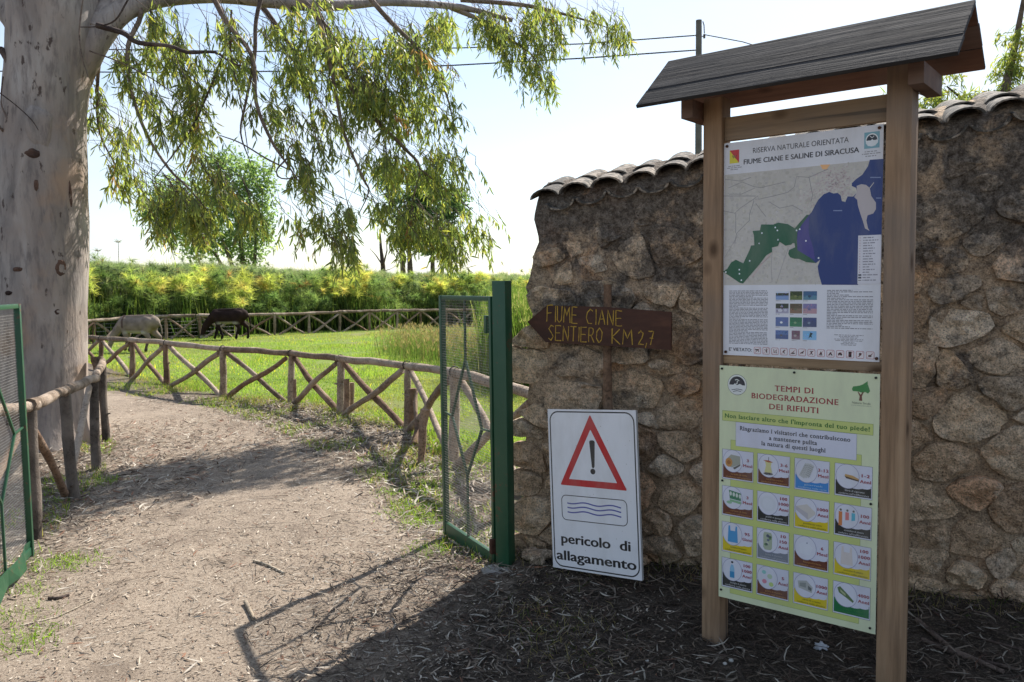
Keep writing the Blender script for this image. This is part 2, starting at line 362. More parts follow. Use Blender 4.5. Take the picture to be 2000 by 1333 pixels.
# ------------------------------------------------------------------ rubble wall with a coping of curved tiles
def wall_mats():
    def body(name, base, stone):
        m, t, b, o = newmat(name)
        w = coords(t, kind='World', rnd=False); v = coords(t) if stone else w
        n1 = nz(t, v, 6, 7, .68); n2 = nz(t, v, 30, 6, .7); n3 = nz(t, v, 110, 4, .7); big = nz(t, w, 1.7, 5, .65); mid = nz(t, w, 5.5, 6, .7, .3)
        oi = nn(t, 'ShaderNodeObjectInfo')
        if stone:
            c = ramp(t, oi.outputs['Random'], base); c = mixc(t, mapr(t, n1, .35, .65, 0, .45), c, ramp(t, n2, [(.3, (.13,.10,.075)), (.6, (.46,.345,.25))]), 'MIX')
            c = mixc(t, mapr(t, n1, .56, .70, 0, .75), c, (.50,.44,.355))
            c = mixc(t, mapr(t, n1, .42, .30, 0, .5), c, (.30,.15,.07))
        else:
            c = ramp(t, n1, base)
        geo = nn(t, 'ShaderNodeNewGeometry'); sz = nn(t, 'ShaderNodeSeparateXYZ'); lk(t, geo.outputs['Position'], sz.inputs[0])
        c = mixc(t, mapr(t, nz(t, w, 3.1, 4, .6, .5), .58, .68, 0, .55), c, (.50,.27,.135))
        hi = mapr(t, sz.outputs[2], .3, 2.3, -.11, .095)
        bl = mapr(t, mth(t, 'ADD', mth(t, 'ADD', mth(t, 'MULTIPLY', big, .45), mth(t, 'MULTIPLY', mid, .55)), hi), (.505 if stone else .495), (.585 if stone else .575), 0, (.80 if stone else .84))
        c = mixc(t, bl, c, ramp(t, n2, [(.35, (.035,.032,.031)), (.65, (.13,.12,.108))]))
        k3 = mapr(t, n3, .34, .62, .70, 1.45); kk = nn(t, 'ShaderNodeCombineColor'); [lk(t, k3, kk.inputs[i_]) for i_ in range(3)]; c = mixc(t, 1.0, c, kk.outputs[0], 'MULTIPLY')  # fine hollows dimmed in the colour, like cavity shade
        k2 = mapr(t, n2, .34, .60, .80, 1.50); kk = nn(t, 'ShaderNodeCombineColor'); [lk(t, k2, kk.inputs[i_]) for i_ in range(3)]; c = mixc(t, 1.0, c, kk.outputs[0], 'MULTIPLY')
        c = mixc(t, mapr(t, n3, .62, .74, 0, .5), c, (.46,.42,.35)); c = mixc(t, mapr(t, n3, .42, .3, 0, .8), c, (.04,.032,.026))  # pale flecks; deepest hollows painted dark as shaded pits
        lk(t, c, b.inputs['Base Color']); b.inputs['Roughness'].default_value = .95; b.inputs['Specular IOR Level'].default_value = .15
        vo = nn(t, 'ShaderNodeTexVoronoi'); vo.inputs['Scale'].default_value = 42; lk(t, v, vo.inputs['Vector'])
        pit = mapr(t, vo.outputs['Distance'], .05, .4, 0, 1)
        bump(t, b, mth(t, 'ADD', mth(t, 'ADD', mth(t, 'MULTIPLY', n1, 1.6), n2), mth(t, 'ADD', mth(t, 'MULTIPLY', n3, .5), mth(t, 'MULTIPLY', pit, .25))), 1.0, .034)
        return m
    st = body('limestone rubble', [(.0, (.34,.225,.14)), (.2, (.58,.42,.27)), (.4, (.36,.29,.215)), (.6, (.64,.48,.32)), (.8, (.48,.35,.23)), (.92, (.68,.56,.42)), (1, (.60,.32,.16))], True)
    mo = body('earthy mortar', [(.3, (.24,.17,.11)), (.5, (.38,.28,.19)), (.7, (.50,.385,.27))], False)
    return st, mo
M_stone, M_mortar = wall_mats()
def tile_mat():
    m, t, b, o = newmat('old clay roof tile'); v = coords(t); n1 = nz(t, v, 5, 6, .65); n2 = nz(t, v, 28, 5, .7); oi = nn(t, 'ShaderNodeObjectInfo')
    c = ramp(t, n1, [(.35, (.22,.18,.14)), (.55, (.34,.295,.24)), (.7, (.29,.21,.15))])
    c = mixc(t, mapr(t, mth(t, 'ADD', n2, mth(t, 'MULTIPLY', oi.outputs['Random'], .12)), .46, .58, 0, .9), c, (.045,.044,.040))
    lk(t, c, b.inputs['Base Color']); b.inputs['Roughness'].default_value = .95; bump(t, b, n2, .7, .01); return m
M_tile = tile_mat()
sA, zA = onwall(1042, 385); sB, zB = onwall(1375, 322); sC, zC = onwall(1800, 243); sD, zD = onwall(2000, 200)
def wtop(s): return float(np.interp(s, [sA, sB, sC, sD, sD+2], [zA, zB, zC, zD, zD+.25]))-.035
SR = 4.6
wall = empty('stone_wall', (W0.x, W0.y, 0), 'rough rubble stone wall in shade, capped with a row of curved clay tiles', 'wall')
edge = sorted([(z, s) for s, z in [onwall(x, y) for x, y in [(1042,385),(1041,430),(1047,470),(1040,505),(1028,548),(1020,560),(1034,590),(1034,640),(1022,700),(1028,760),(1029,830),(1012,900),(1020,960),(1013,1040),(1010,1100)]]])
def sleft(z): return float(np.interp(z, [e[0] for e in edge], [e[1] for e in edge]))
def mk_mortar():
    NS, NZ = 120, 70; v = []; f = []
    for j in range(NZ+1):
        for i in range(NS+1):
            u = i/NS; w = j/NZ
            zt = wtop(u*SR); z = -.15 + w*(zt+.15); s = sleft(z)+.012+.02*noise.noise(Vector((z*9, 3, 1))) + u*(SR-sleft(z))
            d = .012*noise.fractal(Vector((s*6, z*6, 2)), 1, 2, 4) + .01*noise.noise(Vector((s*2, z*2, 5)))
            if z > zt-.35: d += .015*min(1, (z-zt+.35)/.2)
            v.append(wp(s, z, d*1.3-.012))
    n = len(v)
    for j in range(NZ):
        for i in range(NS): a = j*(NS+1)+i; f.append((a, a+1, a+NS+2, a+NS+1))
    # left end, top and back faces
    TH = .48
    for j in range(NZ+1):
        z = (v[j*(NS+1)]).z; v.append(wp(sleft(z)+.05, z, -TH))
    for j in range(NZ): a = j*(NS+1); f.append((n+j, a, a+NS+1, n+j+1))
    m1_ = len(v)
    for i in range(NS+1): q = v[NZ*(NS+1)+i]; s = (q-W0).dot(WU); v.append(wp(s, q.z+.055, -.05))
    m2 = len(v)
    for i in range(NS+1): q = v[NZ*(NS+1)+i]; s = (q-W0).dot(WU); v.append(wp(s, q.z+.15, -TH/2))
    for i in range(NS+1): q = v[NZ*(NS+1)+i]; s = (q-W0).dot(WU); v.append(wp(s, q.z, -TH))
    for i in range(NS):
        a = NZ*(NS+1)+i; f.append((a, a+1, m1_+i+1, m1_+i)); f.append((m1_+i, m1_+i+1, m2+i+1, m2+i)); f.append((m2+i, m2+i+1, m2+NS+2+i, m2+NS+1+i))
    m3 = len(v)
    for i in range(NS+1): q = v[m2+NS+1+i]; v.append(Vector((q.x, q.y, -.15)))
    for i in range(NS): f.append((m2+NS+1+i, m2+NS+2+i, m3+i+1, m3+i))
    return mk('mortar', v, f, M_mortar, wall)
mk_mortar()
def stones(S0=-.12, S1=3.3, N=297, joined=False):
    R = random.Random(5); asp = .74; JV, JF = [], []
    Z0, Z1 = -.1, 2.95+(.3 if joined else 0)
    pts = np.array([[R.uniform(S0, S1)*asp, R.uniform(Z0, Z1)] for _ in range(N)])
    wts = np.array([R.uniform(-.009, .007) + (.0 if R.random() > .16 else .013) for _ in range(N)])
    def cell(i, P_):
        poly = [(S0*asp, Z0), (S1*asp, Z0), (S1*asp, Z1), (S0*asp, Z1)]
        d = np.hypot(*(P_-P_[i]).T); order = np.argsort(d)[1:26]
        for j in order:
            e = P_[j]-P_[i]; L2 = e@e; k = .5*(L2 + wts[i]-wts[j])/L2
            m = P_[i]+e*k; out = []
            for a in range(len(poly)):
                p, q = np.array(poly[a]), np.array(poly[(a+1) % len(poly)]); dp, dq = (p-m)@e, (q-m)@e
                if dp <= 0: out.append(tuple(p))
                if dp*dq < 0: out.append(tuple(p+(q-p)*(dp/(dp-dq))))
            poly = out
            if len(poly) < 3: return None
        return poly
    for _ in range(2):
        c = []
        for i in range(N):
            p = cell(i, pts); c.append(np.mean(p, 0) if p else pts[i])
        pts = pts*.35+np.array(c)*.65
    first = None; k = 0
    for i in range(N):
        p = cell(i, pts)
        if not p: continue
        p = np.array(p); p[:, 0] /= asp; cx, cz = p.mean(0); area = .5*abs(sum(p[a][0]*p[(a+1)%len(p)][1]-p[(a+1)%len(p)][0]*p[a][1] for a in range(len(p))))
        if area < .006: continue
        r = math.sqrt(area/PI); top = wtop(cx)
        if cz+r*.8 > top-.03 or cx < sleft(cz)+.18*r-.03 or cz < -.03: continue
        up = min(1, max(0, (cz-1.35)/.9))
        if R.random() < .10*up or k >= 298: continue                                      # plastered over
        inset = .004+.013*up+R.uniform(0, .010)
        p2 = []
        for q in p:
            d = q-np.array([cx, cz]); L = np.hypot(*d); p2.append(np.array([cx, cz])+d*max(.35, (L-inset*1.35)/L)+np.array([R.uniform(-.015,.015), R.uniform(-.015,.015)]))
        for cut in (.84, .78):
            p2 = [x for a in range(len(p2)) for x in (p2[a]*cut+p2[(a+1)%len(p2)]*(1-cut), p2[a]*(1-cut)+p2[(a+1)%len(p2)]*cut)]
        # resample
        q = np.array(p2+[p2[0]]); seg = np.hypot(*np.diff(q, axis=0).T); cum = np.concatenate([[0], np.cumsum(seg)])
        tt = np.linspace(0, cum[-1], 25)[:-1]; ring = np.stack([np.interp(tt, cum, q[:, 0]), np.interp(tt, cum, q[:, 1])], 1)
        h = (R.uniform(.036, .085)*(1-up)+R.uniform(.012, .038)*up)*min(1.15, r/.085)
        tx, tz = R.uniform(-.25, .25), R.uniform(-.25, .30); seed = R.uniform(0, 99)
        PLN = [(R.uniform(0, 2*PI), R.uniform(.25, 1.25), R.uniform(.78, 1.2)) for _ in range(6)]     # broken faces
        v = []; 
        for lev, (rad, dd) in enumerate([(1.0, -.05), (1.0, .30), (.965, .80), (.88, 1.06), (.74, 1.12), (.58, 1.12), (.40, 1.12), (.20, 1.12)]):
            for x, z in ring:
                X_, Z_ = cx+(x-cx)*rad, cz+(z-cz)*rad
                hh = h*min([dd]+[b_-a_*((X_-cx)*math.cos(t_)+(Z_-cz)*math.sin(t_))/r for t_, a_, b_ in PLN]) if dd > 0 else -.05
                if dd > 0: hh = max(hh, h*min(dd, .42))
                nzv = noise.fractal(Vector((X_*13+seed, Z_*13, seed)), .8, 2, 4)
                if lev: hh += min(h, .06)*.42*nzv + (tx*(x-cx)+tz*(z-cz))*rad*.5
                k_ = 1+(.17*noise.fractal(Vector((X_*10, Z_*10, seed+5)), 1, 2, 3) if lev < 5 else 0)
                v.append(wp(cx+(X_-cx)*k_, cz+(Z_-cz)*k_, hh-.020))
        v.append(sum((q_ for q_ in v[-24:]), Vector())/24)
        f = [(a*24+b, a*24+(b+1)%24, (a+1)*24+(b+1)%24, (a+1)*24+b) for a in range(7) for b in range(24)]
        f += [(168+b, 168+(b+1)%24, 192) for b in range(24)]
        k += 1
        if joined: n0 = len(JV); JV += v; JF += [tuple(i_+n0 for i_ in q_) for q_ in f]
        else: mk('stone', v, f, M_stone, wall, origin=wp(cx, cz, 0), auto=32)
    if joined: tag(mk('rubble', JV, JF, M_stone, wall, origin=wp(S0, 0)), kind='stuff')
    return k
print('stones', stones()); stones(3.27, SR, 110, True)    # past the limit and out of the photograph's frame: joined
def tiles():
    R = random.Random(8); pitch = .188; n = int((SR-sA-.1)/pitch)
    def barrel(r0, r1, L, th, up):
        v = []; f = []; A = 9; B = 5
        for side in (0, 1):
            for j in range(B):
                t = j/(B-1); r = r0+(r1-r0)*t - (th if side else 0)
                for i in range(A):
                    a = PI*(.04+.92*i/(A-1)); x = math.cos(a)*r; z = math.sin(a)*r*.62
                    v.append((x, -L/2+t*L, z if up else -z))
        o = A*B
        for j in range(B-1):
            for i in range(A-1):
                a = j*A+i; f.append((a, a+1, a+A+1, a+A)); f.append((o+a, o+a+A, o+a+A+1, o+a+1))
        for i in range(A-1): f.append((i, o+i, o+i+1, i+1)); b = (B-1)*A+i; f.append((b, b+1, o+b+1, o+b))
        for j in range(B-1): a = j*A; f.append((a, a+A, o+a+A, o+a)); a += A-1; f.append((a, o+a, o+a+A, a+A))
        me = bpy.data.meshes.new('roof_tile'); me.from_pydata(v, [], f); me.materials.append(M_tile); me.polygons.foreach_set('use_smooth', [True]*len(f)); me.set_sharp_from_angle(angle=.8); return me
    cov = [barrel(.096, .084, .36, .014, True), barrel(.095, .080, .33, .013, True)]; pan = [barrel(.095, .105, .36, .014, False)]
    tilt = math.radians(15)
    for i in range(n+1):
        for kind in (1, 0):
            for row in (0, 1):                                     # front row overlaps a back row
                s = sA+.085+i*pitch+(0 if kind == 0 else pitch/2)+R.uniform(-.012, .012)
                off = .004 - row*.21 + R.uniform(-.015, .015)
                z = wtop(s)+.026+(.028 if kind == 0 else .022)+ row*.062 - (.02 if kind else 0)+R.uniform(-.006, .006)
                me = R.choice(cov) if kind == 0 else pan[0]
                if i == n and kind: continue
                loc = wp(s, z, off-.13)
                o = link('roof_tile', me, loc, wall)
                X = (WU+Vector((0, 0, (wtop(s+.1)-wtop(s-.1))/.2))).normalized(); Yv = (-WN*math.cos(tilt)+Vector((0, 0, math.sin(tilt)))).normalized()
                Zv = X.cross(Yv).normalized(); Yv = Zv.cross(X)
                M = Matrix((X, Yv, Zv)).transposed() @ Matrix.Rotation(R.uniform(-.07, .07), 3, 'Z') @ Matrix.Rotation(R.uniform(-.05, .05), 3, 'Y')
                o.rotation_euler = M.to_euler()
tiles()

# ------------------------------------------------------------------ flat print: one canvas per sign face
_fc = {}
def glyphs(s, bold=0.0, serif=False):
    key = (s, bold, serif)
    if key in _fc: return _fc[key]
    cu = bpy.data.curves.new('t', 'FONT'); cu.body = s; cu.size = 1; cu.offset = bold; cu.resolution_u = 3; cu.fill_mode = 'FRONT'
    cu.space_character = 1.12 if serif else 1.0
    o = bpy.data.objects.new('t', cu); COL.objects.link(o)
    me = o.to_mesh(); me.calc_loop_triangles()
    V = np.array([v.co[:2] for v in me.vertices]); T = [tuple(t.vertices) for t in me.loop_triangles]
    if serif:
        cnt = {}
        for t in T:
            for a, b in ((t[0],t[1]),(t[1],t[2]),(t[2],t[0])): cnt[tuple(sorted((a,b)))] = cnt.get(tuple(sorted((a,b))), 0)+1
        V = list(map(tuple, V)); done = set()
        ys = [0-bold, .54+bold, .73+bold]
        for (a, b), c in cnt.items():
            (x0, y0), (x1, y1) = V[a], V[b]
            if abs(y0-y1) > .01 or abs(x0-x1) > .22 or abs(x0-x1) < .05: continue
            for yy in ys:
                if abs(y0-yy) < .035:
                    k = (round((x0+x1)/2, 2), yy)
                    if k in done: break
                    done.add(k); h = .055 if yy < .2 else -.055; n = len(V)
                    V += [(min(x0,x1)-.042, y0), (max(x0,x1)+.042, y0), (max(x0,x1)+.042, y0+h), (min(x0,x1)-.042, y0+h)]
                    T += [(n, n+1, n+2), (n, n+2, n+3)]; break
        V = np.array(V)
    o.to_mesh_clear(); bpy.data.objects.remove(o); bpy.data.curves.remove(cu)
    _fc[key] = (V, T); return V, T
class Canvas:
    """flat print in panel units: u right 0..1, v down 0..1"""
    def __init__(s, W_, H_): s.W, s.H = W_, H_; s.v = []; s.t = []; s.c = []; s.L = 0
    def _put(s, pts, tris, col, lay):
        n = len(s.v); y = -lay*.00022
        s.v += [(u*s.W, y, -v*s.H) for u, v in pts]; s.t += [(a+n, b+n, c+n) for a, b, c in tris]; s.c += [col]*len(pts)
    def poly(s, pts, col, lay=1):
        tr = tessellate_polygon([[Vector((p[0]*s.W, p[1]*s.H, 0)) for p in pts]]); s._put(pts, tr, col, lay)
    def rect(s, u0, v0, u1, v1, col, lay=1): s._put([(u0,v0),(u1,v0),(u1,v1),(u0,v1)], [(0,1,2),(0,2,3)], col, lay)
    def frame(s, u0, v0, u1, v1, w, col, lay=1):
        a, b = w/s.W, w/s.H
        s.rect(u0, v0, u1, v0+b, col, lay); s.rect(u0, v1-b, u1, v1, col, lay); s.rect(u0, v0+b, u0+a, v1-b, col, lay); s.rect(u1-a, v0+b, u1, v1-b, col, lay)
    def ell(s, u, v, ru, rv, col, lay=1, n=28): s.poly([(u+ru*math.cos(2*PI*k/n), v+rv*math.sin(2*PI*k/n)) for k in range(n)], col, lay)
    def line(s, pts, w, col, lay=1, closed=False):
        pts = list(pts)+([pts[0]] if closed else []); q = [Vector((p[0]*s.W, p[1]*s.H)) for p in pts]; L = []; R_ = []
        for i, p in enumerate(q):
            a = q[i-1] if i else (q[-2] if closed else p); b = q[i+1] if i < len(q)-1 else (q[1] if closed else p)
            d = (b-a)
            if d.length < 1e-9: d = Vector((1, 0))
            d.normalize(); n = Vector((-d.y, d.x))*w/2; L.append(p+n); R_.append(p-n)
        m = len(q); s._put([(p.x/s.W, p.y/s.H) for p in L+R_], [t for i in range(m-1) for t in ((i, i+1, m+i+1), (i, m+i+1, m+i))], col, lay)
    def rrect(s, u0, v0, u1, v1, r, w, col, lay=1):
        ru, rv = r/s.W, r/s.H; pts = []
        for cu, cv, a0 in ((u1-ru, v0+rv, -90), (u1-ru, v1-rv, 0), (u0+ru, v1-rv, 90), (u0+ru, v0+rv, 180)):
            pts += [(cu+ru*math.cos(math.radians(a0+k*15)), cv+rv*math.sin(math.radians(a0+k*15))) for k in range(7)]
        if w is None: s.poly(pts, col, lay)
        else: s.line(pts, w, col, lay, True)
    def text(s, t, u0, u1, v, h, col, lay=3, bold=.0, serif=False, shear=0):
        """text spanning u0..u1 (or u1=None for natural width), baseline v, capital height h (panel units of H)"""
        V, T = glyphs(t, 0.0, serif); x0, x1 = V[:,0].min(), V[:,0].max(); k = h*s.H/.73
        sx = (u1-u0)*s.W/(x1-x0+2*bold) if u1 is not None else k
        for i, (dx, dy) in enumerate([(-1,0),(-.5,.5),(0,-.5),(.5,.5),(1,0)] if bold else [(0,0)]):
            s._put([(u0+((x-x0+bold*(1+dx))*sx+shear*y*k)/s.W, v-(y+dy*bold*.8)*k/s.H) for x, y in V], T, col, lay+i*.12)
    def build(s, parent, origin, mat, name='print'):
        me = bpy.data.meshes.new(name); me.from_pydata(s.v, [], s.t); me.materials.append(mat)
        a = me.color_attributes.new('Col', 'FLOAT_COLOR', 'POINT'); c = np.ones((len(s.v), 4)); c[:, :3] = np.array(s.c); a.data.foreach_set('color', c.ravel())
        o = bpy.data.objects.new(name, me); COL.objects.link(o); o.parent = parent; o.location = origin; return o
def homo(src, dst):
    A = []
    for (x, y), (u, v) in zip(src, dst):
        A.append([x,y,1,0,0,0,-u*x,-u*y,-u]); A.append([0,0,0,x,y,1,-v*x,-v*y,-v])
    return np.linalg.svd(np.array(A, float))[2][-1].reshape(3, 3)

# ------------------------------------------------------------------ notice board (kiosk); local frame X along the board, Y away from the camera
def local_box(name, x0, x1, y0, y1, z0, z1, mat, parent, bev=.004, rot=None, pivot=None):
    m = MB(); c = Vector(((x0+x1)/2, (y0+y1)/2, (z0+z1)/2))
    m.box((0, 0, 0), ((x1-x0)/2, 0, 0), (0, (y1-y0)/2, 0), (0, 0, (z1-z0)/2), bev)
    me = bpy.data.meshes.new(name); me.from_pydata([tuple(v) for v in m.v], [], m.f); me.materials.append(mat)
    me.polygons.foreach_set('use_smooth', [True]*len(me.polygons)); me.set_sharp_from_angle(angle=.9)
    o = bpy.data.objects.new(name, me); COL.objects.link(o); o.parent = parent; o.location = c
    if rot: o.rotation_euler = rot
    return o
def kiosk():
    E_ = EYE; ang = math.radians(-38.94)
    k = empty('notice_board', (.9913, 3.9696, 0), 'tall wooden notice board with a small pitched plank roof and two printed panels', 'notice board')
    k.rotation_euler = (0, 0, ang)
    zt = E_+.86
    local_box('post', -.048, .047, -.047, .053, -.15, zt, M_pineZ, k, .006)
    local_box('post', .772, .872, -.05, .06, -.15, zt+.02, M_pineZ, k, .006)
    local_box('rail', .047, .772, -.018, .022, E_+.655, E_+.765, M_pineX, k, .005)
    local_box('rail', .047, .772, -.020, .022, E_-.40, E_-.352, M_pineX, k, .004)
    local_box('rail', .047, .772, -.018, .022, E_-1.50, E_-1.42, M_pineX, k, .004)
    for x in (-.112, .876): local_box('bracket', x, x+.060, -.15, .17, E_+.76, E_+.845, M_underX, k, .004)
    # roof: three lapped planks a side
    x0, x1 = -.259, 1.083; ez, rz, b = E_+.819, E_+1.085, .3165
    sl_ = math.atan2(rz-ez, b); L = math.hypot(b, rz-ez)
    for side in (-1, 1):
        for i in range(3):
            Ls = L if side < 0 else L*.80; a0, a1 = Ls*i/3+.0006, Ls*(i+1)/3-.0006
            cx = (a0+a1)/2; yc = side*(cx*math.cos(sl_)); zc = rz-cx*math.sin(sl_)
            nrm = Vector((0, side*math.sin(sl_), math.cos(sl_))); c = Vector(((x0+x1)/2, yc, zc)) - nrm*.0095 + nrm*.0012*(i % 2)
            m = MB(); m.box((0,0,0), ((x1-x0)/2+random.uniform(-.003,.003), 0, 0), (0, (a1-a0)/2, 0), (0, 0, .0085), .003)
            me = bpy.data.meshes.new('roof_plank'); me.from_pydata([tuple(v) for v in m.v], [], m.f); me.materials.append(M_roofX); me.materials.append(M_underX)
            for pl in me.polygons:
                if pl.normal.z < -.5: pl.material_index = 1
            o = bpy.data.objects.new('roof_plank', me); COL.objects.link(o); o.parent = k; o.location = c; o.rotation_euler = (-side*sl_, 0, 0)
    local_box('ridge_beam', .0, .82, -.02, .02, rz-.12, rz-.045, M_underX, k, .003)
    # --- map panel
    W_, H_ = .7079, 1.0; mpn = local_box('map_panel', .0, W_, -.002, .002, 0, H_, M_steelpost, k, 0)
    mpn.location = (.05+W_/2, -.024, E_+.6425-H_/2)
    C_ = Canvas(W_, H_); wht = (.62,.63,.68); blk = (.03,.03,.04)
    C_.rect(0, 0, 1, 1, wht, 1)
    U = homo([(1418,283),(1730,245),(1723,705),(1415,692)], [(0,0),(1,0),(1,1),(0,1)])
    def q1(x, y): q = U@np.array([1390+x/5.555, 240+y/5.555, 1]); return (q[0]/q[2], q[1]/q[2])
    def q2(x, y): q = U@np.array([1390+x/5.333, 460+y/5.333, 1]); return (q[0]/q[2], q[1]/q[2])
    land = (.47,.45,.42)
    C_.rect(.004, .147, .998, .667, land, 2)
    R = random.Random(3)
    for _ in range(1300):
        u, v = R.uniform(.012, .97), R.uniform(.152, .655); g = R.uniform(.84, 1.09); C_.ell(u, v, R.uniform(.004, .016), R.uniform(.003, .010), (.47*g, .45*g, .42*g*R.uniform(.93, 1.05)), 2.5+R.random()*.4, 7)
    for _ in range(900):                                             # faint survey detail of the printed map
        u, v = R.uniform(.01, .95), R.uniform(.15, .66); g = R.choice([(.40,.38,.36), (.52,.50,.47), (.46,.40,.39), (.36,.36,.36), (.50,.46,.40)])
        a = R.uniform(0, PI); l = R.uniform(.004, .02); C_.line([(u, v), (u+math.cos(a)*l, v+math.sin(a)*l*.7)], R.uniform(.0006, .003), g, 3)
    for ctr, n_, col_ in (((.72, .23), 260, (.43,.35,.36)), ((.62, .30), 120, (.44,.37,.37))):
        for _ in range(n_):
            u, v = ctr[0]+R.gauss(0, .06), ctr[1]+R.gauss(0, .035)
            if .15 < v < .64 and u < .97: C_.rect(u, v, u+R.uniform(.003, .012), v+R.uniform(.002, .006), col_, 3)
    C_.poly([q1(*p) for p in [(1200,465),(1310,462),(1270,515),(1225,512)]], (.75,.42,.20), 4)
    roads = [[(150,960),(270,985),(330,930),(480,830),(520,800),(530,835),(690,800),(850,760),(920,700),(945,590),(1080,600),(1170,560),(1290,510)],
             [(200,715),(350,650),(480,700),(560,710),(640,690),(820,650)],[(210,780),(340,780),(490,715)],[(480,850),(430,1000),(430,1060),(290,1200),(270,1300)],
             [(1080,600),(1100,700),(1120,790),(1100,860)],[(500,880),(560,960),(610,1020)],[(150,800),(500,800)],[(280,985),(280,1200)],[(165,620),(330,640),(450,600)],[(640,860),(760,930),(900,900),(1010,960)]]
    for r_ in roads: C_.line([q1(*p) for p in r_], .0026, (.24,.23,.24), 4)
    for r_ in [[(820,130),(780,240),(740,360),(700,480),(690,500)],[(650,170),(640,330),(650,480),(620,490)],[(290,0),(230,100),(150,230)],[(480,320),(560,280),(640,200)]]: C_.line([q2(*p) for p in r_], .002, (.30,.28,.29), 4)
    C_.line([q2(*p) for p in [(440,430),(540,300),(640,180)]], .002, (.55,.32,.33), 4)
    sea = (.022,.045,.17)
    C_.poly([q1(*p) for p in [(1740,412),(1888,402),(1880,700),(1870,1222),(1618,1222)]] + [q2(*p) for p in [(1552,60),(1552,508),(1172,508),(1140,400),(1128,320),(1155,250),(1108,285),(1050,230),(915,150),(912,0)]] +
            [q1(*p) for p in [(940,1333),(955,1180),(1000,1090),(1082,1000),(1110,970),(1145,900),(1180,840),(1240,780),(1300,755),(1345,772),(1392,765),(1425,795),(1437,852),(1475,863),(1500,802),(1560,805),(1605,760),(1592,712),(1545,692),(1545,662),(1590,620),(1660,570),(1720,480)]], sea, 5)
    C_.poly([q1(*p) for p in [(1085,1000),(1010,1095),(955,1180),(945,1333)]]+[q2(*p) for p in [(912,40),(916,150),(1050,230),(1100,250),(1085,140),(1040,0)]]+[q1(*p) for p in [(1075,1150)]], (.05,.045,.23), 6)
    C_.poly([q1(*p) for p in [(1598,690),(1650,672),(1700,680),(1740,712),(1758,800),(1808,870),(1808,940),(1780,985),(1718,1005),(1705,1060),(1722,1140),(1740,1172),(1690,1145),(1665,1060),(1640,990),(1612,900),(1605,840),(1572,810),(1602,760)]], (.43,.39,.40), 7)
    C_.line([q1(1740, 712), q1(1785, 655)], .003, (.5,.48,.46), 7)
    C_.poly([q1(*p) for p in [(465,1175),(545,1168),(558,1105),(690,1105),(745,1085),(850,1100),(925,1145),(1000,1060),(1055,1000),(1085,1000),(1010,1095),(955,1180),(945,1333)]]+
            [q2(*p) for p in [(912,60),(916,150),(1050,230),(1108,283),(1010,275),(930,240),(885,240),(840,225),(820,190),(830,150),(892,122),(885,80),(868,78),(850,95),(790,105),(730,65),(712,110),(648,125),(652,170),(590,205),(500,320),(345,497),(310,490),(135,375),(180,345),(220,280),(270,252),(348,288),(415,150),(430,105),(465,102),(460,0)]], (.025,.105,.06), 8)
    for x, y in [(567,1197),(713,1137),(736,1168),(945,1168),(980,1155),(743,1268),(537,1308),(1047,1280)]: C_.ell(*q1(x, y), .0052, .0038, (.75,.8,.85), 9, 10)
    for x, y in [(713,45),(515,83),(1138,232),(416,263),(307,355),(308,397),(165,380),(328,463)]: C_.ell(*q2(x, y), .0052, .0038, (.75,.8,.85), 9, 10)
    for (x0_, y0_, x1_) in [(1745,600,1860),(1810,820,1865),(1345,955,1440)]: C_.line([q1(x0_, y0_), q1(x1_, y0_)], .004, (.2,.25,.42), 6)
    def words(u0, u1, v, h, col, lay=4, just=True, dens=.86):
        u = u0
        while u < u1-.003:
            w = R.uniform(.006, .03); w = min(w, u1-u); C_.rect(u, v, u+w, v+h, col, lay); u += w+.0045
    # header
    C_.text('RISERVA NATURALE ORIENTATA', .20, .802, .0600, .0245, blk, 4, .0)
    C_.text('FIUME CIANE E SALINE DI SIRACUSA', .137, .864, .107, .0235, blk, 4, .022)
    C_.rect(.039, .036, .105, .097, (.62,.55,.03), 3); C_.poly([(.039,.036),(.105,.036),(.105,.097)], (.50,.03,.04), 4); C_.line([(.058,.06),(.066,.075),(.072,.058),(.080,.075),(.088,.060)], .003, (.05,.04,.03), 5); C_.ell(.072, .066, .008, .005, (.25,.18,.06), 6)
    for v_, a_, b_ in ((.108,.03,.115),(.116,.022,.125),(.124,.045,.10)): words(a_, b_, v_, .0035, (.25,.25,.28))
    C_.rect(.892, .028, .979, .096, (.17,.36,.44), 3)
    C_.ell(.9355, .061, .036, .027, (.72,.75,.78), 4); C_.poly([(.9355+.031*math.cos(a), .063-.024*math.sin(a)) for a in [PI*k/14 for k in range(15)]], (.02,.03,.05), 5)
    C_.poly([(.900,.073),(.915,.062),(.925,.068),(.937,.058),(.952,.067),(.962,.060),(.972,.073),(.955,.086),(.915,.086)], (.66,.70,.74), 6); C_.line([(.925,.045),(.937,.053),(.948,.045)], .003, (.7,.72,.75), 7)
    for v_, a_, b_ in ((.107,.895,.965),(.116,.88,.985),(.126,.90,.965)): words(a_, b_, v_, .0035, (.25,.25,.28))
    # legend
    C_.rect(.867, .46, .998, .667, (.60,.60,.66), 9)
    for i in range(17):
        v = .468+i*.0113
        if i < 14: C_.rect(.876, v, .880, v+.004, (.45,.2,.25), 10)
        elif i < 16: C_.rect(.871, v-.001, .889, v+.006, (.03,.04,.07), 10)
        else: C_.rect(.871, v+.001, .889, v+.004, (.1,.1,.1), 10)
        words(.896, .896+R.uniform(.03, .09), v, .0042, (.22,.22,.27), 10)
    # text columns
    for i in range(38):
        v = .693+i*.0067; e = .308 if R.random() > .13 else R.uniform(.1, .26); words(.042, e, v, .0032, (.20,.20,.23))
